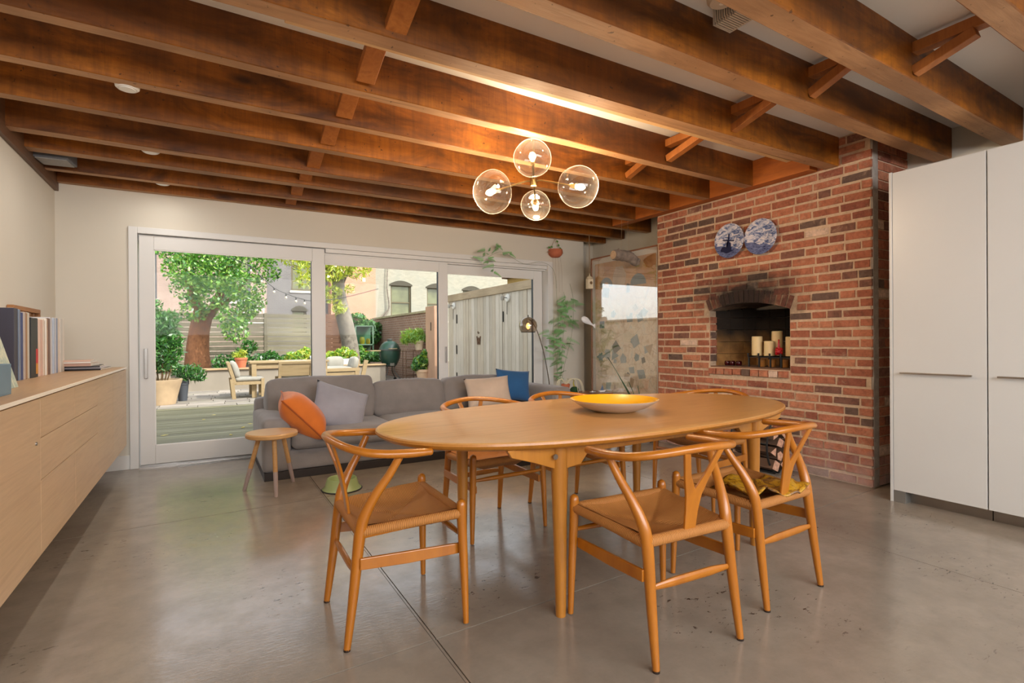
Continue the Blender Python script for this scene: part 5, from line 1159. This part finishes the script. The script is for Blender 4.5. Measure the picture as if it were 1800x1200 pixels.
for k, (x, l, n_) in enumerate([(2.15, 'left one of two stone trough planters with bright foliage along the back bed', 900), (3.12, 'right one of two stone trough planters with bright foliage along the back bed', 1300)]):
    p = T('trough_planter', (x, 14.45, .502), l, 'planter', group='stone trough planters')
    g = G(); g.box(-.38, .38, -.14, .14, 0, .16); ob('trough', g, plain('trough_stone', c(206, 200, 190), .9, .1, 8, .2), p, bevel=.01)
    leaves('foliage', [(-.25, 0, .22, .17), (0, 0, .26, .18), (.26, 0, .24, .17), (.12, .05, .38, .12)], n_, .055, None, p, 7+k, mats=[LG[1], LG[3], LY[1], LY[2]], asp=.35)
g0 = (4.5, 18.6, 1.2)
p = T('ivy_hedge', g0, 'mass of dark glossy ivy growing over the top of the back wall', 'plant'); leaves('foliage', [(-.35, 0, .75, .30), (.1, 0, .65, .32), (.5, 0, .45, .3), (.9, 0, .4, .25), (-.1, 0, .3, .4), (.5, 0, .1, .4)], 2600, .06, None, p, 12, mats=LDK)
ob('trellis', G().box(-.7, 1.0, .2, .24, -1.2, .6), DB, p)
p = bush('bed_groundcover', (-1.2, 15.2, .4), 'low mixed ground cover plants in the raised bed around the tree', [(.4, 0, .12, .25), (1.6, .2, .15, .3), (2.0, .3, .35, .25), (2.2, .3, .6, .2), (3.0, .2, .1, .3), (2.5, .6, .15, .3)], 1500, .05, LDK, 13)
bush('patio_ferns', (4.15, 16.3, GZ), 'bright ferns and shrubs between the tree and the round clay pot', [(0, 0, .55, .3), (.1, -.2, .3, .25), (.25, 0, .65, .22), (-.1, 0, .85, .2)], 1500, .06, LG, 14, asp=.3)
# ---- garden furniture
TEAK = wood('blond_teak', c(150, 128, 92), c(176, 152, 114), None, 0, .8, .8, .15, kind='Object', blot=.2); CUSH = fabric('outdoor_cushion', c(150, 146, 136))
gt = T('garden_table', (1.55, 12.35, GZ), 'blond wooden garden table on the patio', 'table')
for k in range(6): ob('table_slat', G().box(-.78, .78, -.42+k*.14, -.42+k*.14+.134, .70, .735), TEAK, gt, bevel=.003)
for x in (-.70, .70):
    for y_ in (-.36, .36): ob('leg', G().box(x-.045, x+.045, y_-.045, y_+.045, 0, .70), TEAK, gt, bevel=.004)
for y_ in (-.36, .36): ob('apron', G().box(-.655, .655, y_-.02, y_+.02, .60, .70), TEAK, gt)
for x in (-.70, .70): ob('apron', G().box(x-.02, x+.02, -.315, .315, .60, .70), TEAK, gt)
def achair(loc, rz, label, w_=.62, cush=True):
    t = T('garden_armchair', loc, label, 'chair', rz=rz, group='blond wooden garden chairs')
    for s in (-1, 1):
        ob('leg', G().bar((s*w_/2, -.26, 0), (s*w_/2, -.30, .40), .06, .07).add([], []), TEAK, t, bevel=.003); ob('leg', G().bar((s*w_/2, .26, 0), (s*w_/2, .26, .40), .06, .06), TEAK, t, bevel=.003)
        ob('back_post', G().bar((s*w_/2, -.24, .3), (s*w_/2, -.36, .72), .055, .06), TEAK, t, bevel=.003)
    ob('seat_frame', G().box(-w_/2-.02, w_/2+.02, -.28, .29, .28, .34), TEAK, t, bevel=.003)
    ob('back_panel', G().obox((0, -.315, .56), (w_-.04, .022, .26), rotm(rx=.28)), TEAK, t, bevel=.003)
    ob('top_rail', G().obox((0, -.36, .715), (w_+.06, .055, .05), rotm(rx=.28)), TEAK, t, bevel=.003)
    if cush:
        ob('seat_pad', rbox(G(), (0, .02, .385), (w_-.06, .52, .09), .04, .01, wr=.003), CUSH, t, smooth=True, angle=180)
        ob('back_pad', rbox(G(), (0, -.24, .58), (w_-.08, .12, .34), .05, .02, wr=.004, R=rotm(rx=.28)), CUSH, t, smooth=True, angle=180)
    return t
achair((.74, 12.15, GZ), -PI/2, 'blond wooden garden chair at the left end of the garden table')
achair((1.62, 12.02, GZ), 0, 'blond wooden garden chair seen from behind, between the sofa back and garden table')
bs = T('garden_sofa', (2.75, 13.35, GZ), 'blond wooden slatted garden sofa with grey cushions, right of the garden table', 'sofa')
ob('arm_frame', G().box(-.62, .50, -.44, -.38, .42, .50), TEAK, bs, bevel=.003)
for z in (.10, .20, .31): ob('slat', G().box(-.62, .38, -.425, -.395, z, z+.085), TEAK, bs, bevel=.003)
for x in (-.60, .43): ob('leg', G().box(x-.05, x+.05, -.44, -.38, 0, .42), TEAK, bs, bevel=.003); ob('leg', G().box(x-.05, x+.05, .38, .44, 0, .42), TEAK, bs, bevel=.003)
ob('back_post', G().bar((.52, -.40, .05), (.66, -.40, .68), .05, .10), TEAK, bs, bevel=.003); ob('back_post', G().bar((.52, .40, .05), (.66, .40, .68), .05, .10), TEAK, bs, bevel=.003)
ob('seat_base', G().box(-.62, .50, -.38, .38, .22, .28), TEAK, bs)
ob('seat_pad', rbox(G(), (-.08, 0, .42), (1.02, .74, .2), .07, .02, wr=.006), CUSH, bs, smooth=True, angle=180)
ob('back_pad', rbox(G(), (.40, -.15, .60), (.16, .42, .30), .06, .02, wr=.006, R=rotm(ry=.25)), CUSH, bs, smooth=True, angle=180); ob('back_pad', rbox(G(), (.05, .30, .60), (.40, .14, .30), .06, .02, wr=.006), CUSH, bs, smooth=True, angle=180)
pillow('garden_cushion', (2.35, 13.45, .64), .36, .3, .12, (-.3, 0, .2), fabric('cushion_leafprint', c(196, 200, 190)), 'pale patterned cushion at the left end of the garden sofa', 21)
# ---- kamado barbecue
kg = T('kamado_barbecue', (4.56, 14.75, GZ), 'green ceramic egg shaped barbecue on a wheeled metal stand', 'barbecue')
KG = plain('kamado_green', c(34, 64, 52), .25, .06, 60, .15); CI = plain('stand_iron', c(70, 70, 66), .5, .1, 9)
ob('base_shell', G().lathe([(.001, .42), (.16, .42), (.22, .50), (.29, .66), (.305, .80), (.30, .885)], 32, end=False), KG, kg, smooth=True, angle=60)
ob('dome', G().lathe([(.30, .90), (.285, .96), (.24, 1.05), (.16, 1.12), (.07, 1.15), (.07, 1.16)], 32), KG, kg, smooth=True, angle=60)
ob('band', G().lathe([(.30, .878), (.312, .88), (.312, .908), (.30, .91)], 32, end=False), CI, kg, smooth=True, angle=30)
ob('chimney_cap', G().lathe([(.07, 1.15), (.075, 1.16), (.075, 1.20), (.06, 1.21), (0, 1.21)], 20), CI, kg, smooth=True, angle=30)
ob('side_shelf', G().box(-.60, -.31, -.18, .12, .86, .885), TEAK, kg, bevel=.003); ob('side_shelf', G().box(.31, .44, -.15, .12, .85, .87), TEAK, kg, bevel=.003)
ob('vent_door', G().box(-.06, .06, -.225, -.19, .44, .52), STEEL, kg, bevel=.003); ob('handle', G().tube([(-.12, -.30, .93), (-.10, -.36, .93), (.10, -.36, .93), (.12, -.30, .93)], .012, 8), TEAK, kg)
for k in range(4):
    an = PI/4+k*PI/2; ob('stand_leg', G().tube([(.17*math.cos(an), .17*math.sin(an), .46), (.13*math.cos(an), .13*math.sin(an), .3), (.30*math.cos(an), .30*math.sin(an), .09)], .014, 8, sm=3), CI, kg, smooth=True)
    ob('caster', G().lathe([(0, -.015), (.042, -.015), (.045, 0), (.042, .015), (0, .015)], 18, (.31*math.cos(an), .31*math.sin(an), .046), rotm(rx=PI/2)), BLACK, kg)
ob('stand_ring', G().tube([(.19*math.cos(t), .19*math.sin(t), .46) for t in np.linspace(0, 2*PI, 25)], .01, 6), CI, kg)
for k, (lo, r, h, col, l) in enumerate([((4.53, 15.85, GZ), .24, .50, c(160, 132, 118), 'large round clay pot standing behind the green barbecue')]):
    p = T('clay_pot', lo, l, 'pot'); ob('pot_body', G().lathe([(0, 0), (.17, 0), (.23, .18), (.245, .32), (.22, .46), (.25, .48), (.25, .51), (.20, .51), (0, .46)], 30), plain('clay_round', col, .85, .12, 5), p, smooth=True, angle=40); leaves('foliage', [(0, 0, .62, .16), (-.15, 0, .75, .16), (-.3, 0, .7, .1)], 350, .07, None, p, 31, mats=LDK, asp=.25)
ws = T('plant_stand', (5.12, 14.15, GZ), 'rusty wire plant stand against the brick wall with a pot on top', 'plant stand')
for x in (-.33, -.02, .24):
    for y_ in (-.14, .14): ob('upright', G().tube([(x, y_, 0), (x, y_, .88)], .011, 6), RUST, ws)
for z in (.18, .40, .62, .86):
    for y_ in (-.14, .14): ob('rail', G().tube([(-.33, y_, z), (.24, y_, z)], .009, 6), RUST, ws)
ob('top_shelf', G().box(-.02, .25, -.15, .15, .86, .885), RUST, ws)
p = bush('potted_grass', (5.22, 14.15, .865), 'bright green grassy plant spilling from a clay pot on top of the plant stand', [(-.1, 0, .34, .2), (-.28, 0, .40, .22), (-.42, 0, .28, .12), (.1, 0, .35, .16), (0, 0, .5, .14)], 1500, .08, [LG[1], LG[3], LY[1]], 15, potargs=(.14, .27, dict(mat=plain('buff_pot', c(200, 178, 150), .85, .1, 6))), asp=.1)
bush('potted_shrub', (5.18, 13.72, GZ), 'round leafy shrub in a buff clay pot in front of the plant stand', [(0, 0, .55, .26), (-.18, 0, .45, .16), (.12, 0, .75, .18), (-.05, 0, .35, .14)], 1500, .055, [LG[0], LG[1], LDK[0], LDK[1], LY[1]], 16, potargs=(.21, .36, dict(mat=plain('buff_pot2', c(206, 172, 140), .85, .1, 6))))
tk = T('garden_cabinet', (4.42, 17.2, .0), 'green metal framed garden cabinet with ochre pots inside, beside the brick wall', 'cabinet')
GMT = plain('verdigris_metal', c(92, 120, 96), .6, .2, 8); OCH = plain('ochre_glaze', c(196, 140, 40), .4, .2, 6)
for x in (-.28, .28):
    for y_ in (-.2, .2): ob('post', G().box(x-.02, x+.02, y_-.02, y_+.02, 0, 1.62), GMT, tk)
for z in (.5, 1.0, 1.6): ob('shelf', G().box(-.30, .30, -.22, .22, z, z+.03), GMT, tk)
ob('back_panel', G().box(-.28, .28, .19, .2, .5, 1.6), GMT, tk); ob('glass_front', G().box(-.26, .26, -.205, -.2, 1.04, 1.58), pane_glass('cabinet_glass', (.75, .9, .85, 1)), tk)
for k, (x, z, r) in enumerate([(-.14, .532, .1), (.12, .532, .11), (-.02, 1.032, .09), (.17, 1.032, .07)]):
    o = T('glazed_jar', (4.42+x, 17.2, z), '%s ochre glazed jar in the green garden cabinet' % ['lower left', 'lower right', 'upper left', 'upper right'][k], 'jar', group='ochre jars in the cabinet'); ob('jar_body', G().lathe([(0, 0), (r*.7, 0), (r, r), (r*.8, r*2.2), (r*.6, r*2.6), (0, r*2.5)], 18), OCH, o, smooth=True, angle=50)
# fallen leaves on the deck
rp = random.Random(4); LB = leafmat('fallen_leaf', c(214, 196, 120))
for k in range(16):
    x, y_ = rp.uniform(-.9, 1.9), rp.uniform(6.5, 10.4); s = rp.uniform(.03, .05)
    o = ob('fallen_leaf', G().add([(-s, 0, .004), (-.2*s, -.5*s, 0), (s, 0, .006), (-.2*s, .5*s, .002), (0, 0, .009)], [(0, 1, 4), (1, 2, 4), (2, 3, 4), (3, 0, 4)]), LB, loc=(x, y_, GZ+.004), rz=rp.uniform(0, 6)); tag(o, 'small dry yellow leaf lying on the timber deck', 'leaf', 'fallen leaves on the deck')
# string lights
wr = [(.35, 14.2, 3.2), (.95, 14.1, 2.95), (1.18, 14.05, 2.70), (1.45, 14, 2.45), (1.72, 14, 2.32), (2.0, 14, 2.22), (2.4, 14, 2.16), (3.2, 14.3, 2.3), (4.2, 14.6, 2.6)]
slt = T('string_lights', wr[0], 'string of small clear bulbs slung between the trees and the fence', 'string lights'); W0 = Vector(wr[0])
ob('cable', G().tube([Vector(p)-W0 for p in wr], .010, 6, sm=5), BLACK, slt)
FIL = plain('bulb_pearl', c(240, 226, 196), .2, .03)
for x, y_, z in ((1.18, 14.05, 2.70), (1.45, 14, 2.45), (1.72, 14, 2.32), (1.95, 14, 2.235), (2.15, 14, 2.19), (.95, 14.1, 2.95)):
    b = Vector((x, y_, z))-W0; so3 = ob('bulb_holder', G().tube([b, b-Vector((0, 0, .07))], .014, 8), BLACK, slt); ob('bulb', G().sphere(b-Vector((0, 0, .10)), .026, 12, 8, (1, 1, 1.2)), FIL, so3, smooth=True)
# ---- houses beyond
def house(x0, x1, y0, h, mat, label, wins, sill=1, arch=True, rail=False):
    t = T('row_house', (x0, y0, 0), label, 'building', group='brick houses behind the garden')
    # facade built around real openings
    cols = sorted(set([x0, x1]+[w_[0] for w_ in wins]+[w_[1] for w_ in wins])); g = G()
    for i in range(len(cols)-1):
        a_, b_ = cols[i], cols[i+1]; ws_ = sorted([w_ for w_ in wins if w_[0] <= a_ and w_[1] >= b_], key=lambda w_: w_[2]); z = -.2
        for w_ in ws_: g.box(a_-x0, b_-x0, 0, .3, z, w_[2]); z = w_[3]
        g.box(a_-x0, b_-x0, 0, .3, z, h)
    ob('facade', g, mat, t); ob('side_and_roof', G().box(0, x1-x0, .35, 9, -.2, h), mat, t)
    FRM = plain('window_frame_%s' % ('olive' if arch else 'grey'), c(84, 74, 46) if arch else c(110, 110, 110), .6, .05)
    for (a_, b_, z0, z1) in wins:
        f_ = ob('window', G().box(a_-x0, a_-x0+.09, .1, .2, z0, z1).box(b_-x0-.09, b_-x0, .1, .2, z0, z1).box(a_-x0+.09, b_-x0-.09, .1, .2, z1-.10, z1).box(a_-x0+.09, b_-x0-.09, .1, .2, z0, z0+.10).box(a_-x0+.09, b_-x0-.09, .1, .2, (z0+z1)/2-.03, (z0+z1)/2+.04), FRM, t)
        ob('pane', G().box(a_-x0+.09, b_-x0-.09, .16, .17, z0+.10, z1-.10), plain('far_pane_reflection', c(92, 94, 62), .35, .45, 1.0), f_)  # olive reflection is put into the pane colour
        ob('sill', G().box(a_-x0-.08, b_-x0+.08, -.06, .1, z0-.12, z0), plain('sill_stone', c(178, 170, 158), .8, .06), t)
        if arch:
            n_ = 8; xa, xb_ = a_-x0-.06, b_-x0+.06; P = [(xa+(xb_-xa)*i/n_, z1+.22*(1-(2*i/n_-1)**2)+.02) for i in range(n_+1)]
            ob('arched_lintel', G().prism(P+[(xb_, z1-.06), (xa, z1-.06)], -.05, .12, 'y'), plain('lintel_olive', c(56, 50, 34), .7, .08), t)
    return t
H1 = brickwall_mat('pale_pink_brick', c(134, 110, 98), c(150, 126, 114), c(158, 144, 132), 1.0, .3); H2 = brickwall_mat('grey_brick', c(92, 88, 88), c(104, 100, 98), c(122, 118, 114), 1.0, .3)
H3 = brickwall_mat('salmon_brick', c(170, 116, 90), c(180, 126, 100), c(182, 146, 124), 1.0, .3); H4 = brickwall_mat('cream_brick', c(140, 134, 116), c(154, 148, 130), c(140, 136, 124), 1.0, .3, c(120, 126, 118))
house(-8, 2.75, 30, 11, H1, 'pale pink brick house seen through the leaves on the left', [(.7, 2.0, 3.2, 5.6), (-3.2, -2.0, 3.2, 5.4)], arch=False)
house(2.75, 5.9, 30.4, 11, H2, 'grey brick house in the middle, with a tall window and a low arched one', [(4.0, 5.2, 3.9, 6.6), (4.05, 4.75, 1.6, 2.85)])
house(5.9, 8.35, 29.6, 11, H3, 'salmon coloured brick house behind the leaning tree', [(6.1, 6.5, 2.0, 4.6)], arch=False)
house(8.35, 24, 30, 11, H4, 'cream painted brick house on the right with arched olive windows', [(9.35, 10.6, 2.35, 4.45), (11.6, 12.9, 2.35, 4.4), (14.0, 15.2, 2.3, 4.35), (17.4, 18.6, 2.3, 4.4)])
fe = T('fire_escape', (1.5, 29.55, 2.2), 'white metal balcony railing on the pale pink house', 'railing')
WM = plain('white_metal', c(216, 214, 208), .5, .04)
for z in (0, .55, 1.0): ob('rail', G().box(0, 1.1, -.02, .02, z, z+.04), WM, fe)
for k in range(8): ob('baluster', G().box(k*.15, k*.15+.03, -.015, .015, -.1, 1.0), WM, fe)
ob('bracket', G().box(0, 1.1, .02, .45, -.14, -.08), WM, fe)
oc = T('ochre_outbuilding', (6.35, 9.3, 0), 'ochre timber outbuilding peeping over the board fence at the right', 'building')
ob('wall', G().box(.0, 3, 0, 1.75, 0, 2.62), wood('ochre_boards', c(176, 140, 70), c(196, 160, 90), None, 2, .8, .8, .2, kind='Pos'), oc); ob('roof', G().box(-.1, 3.1, -.1, 1.85, 2.62, 2.70), DB, oc)
vn = T('vine_branch', (7.6, 28.9, 1.5), 'bare climbing vine on the cream painted house', 'plant')
vn.location = (8.6, 29.85, 1.6); ob('vine_stem', G().tube([(-.1, 0, .2), (.3, 0, .9), (.6, -.05, 1.5), (.5, 0, 2.6), (.55, 0, 4.0)], [.07, .06, .05, .04, .03], 7, sm=4), BARKG, vn, smooth=True); ob('vine_stem', G().tube([(.5, 0, 1.3), (-.3, 0, .5)], .035, 6), BARKG, vn)
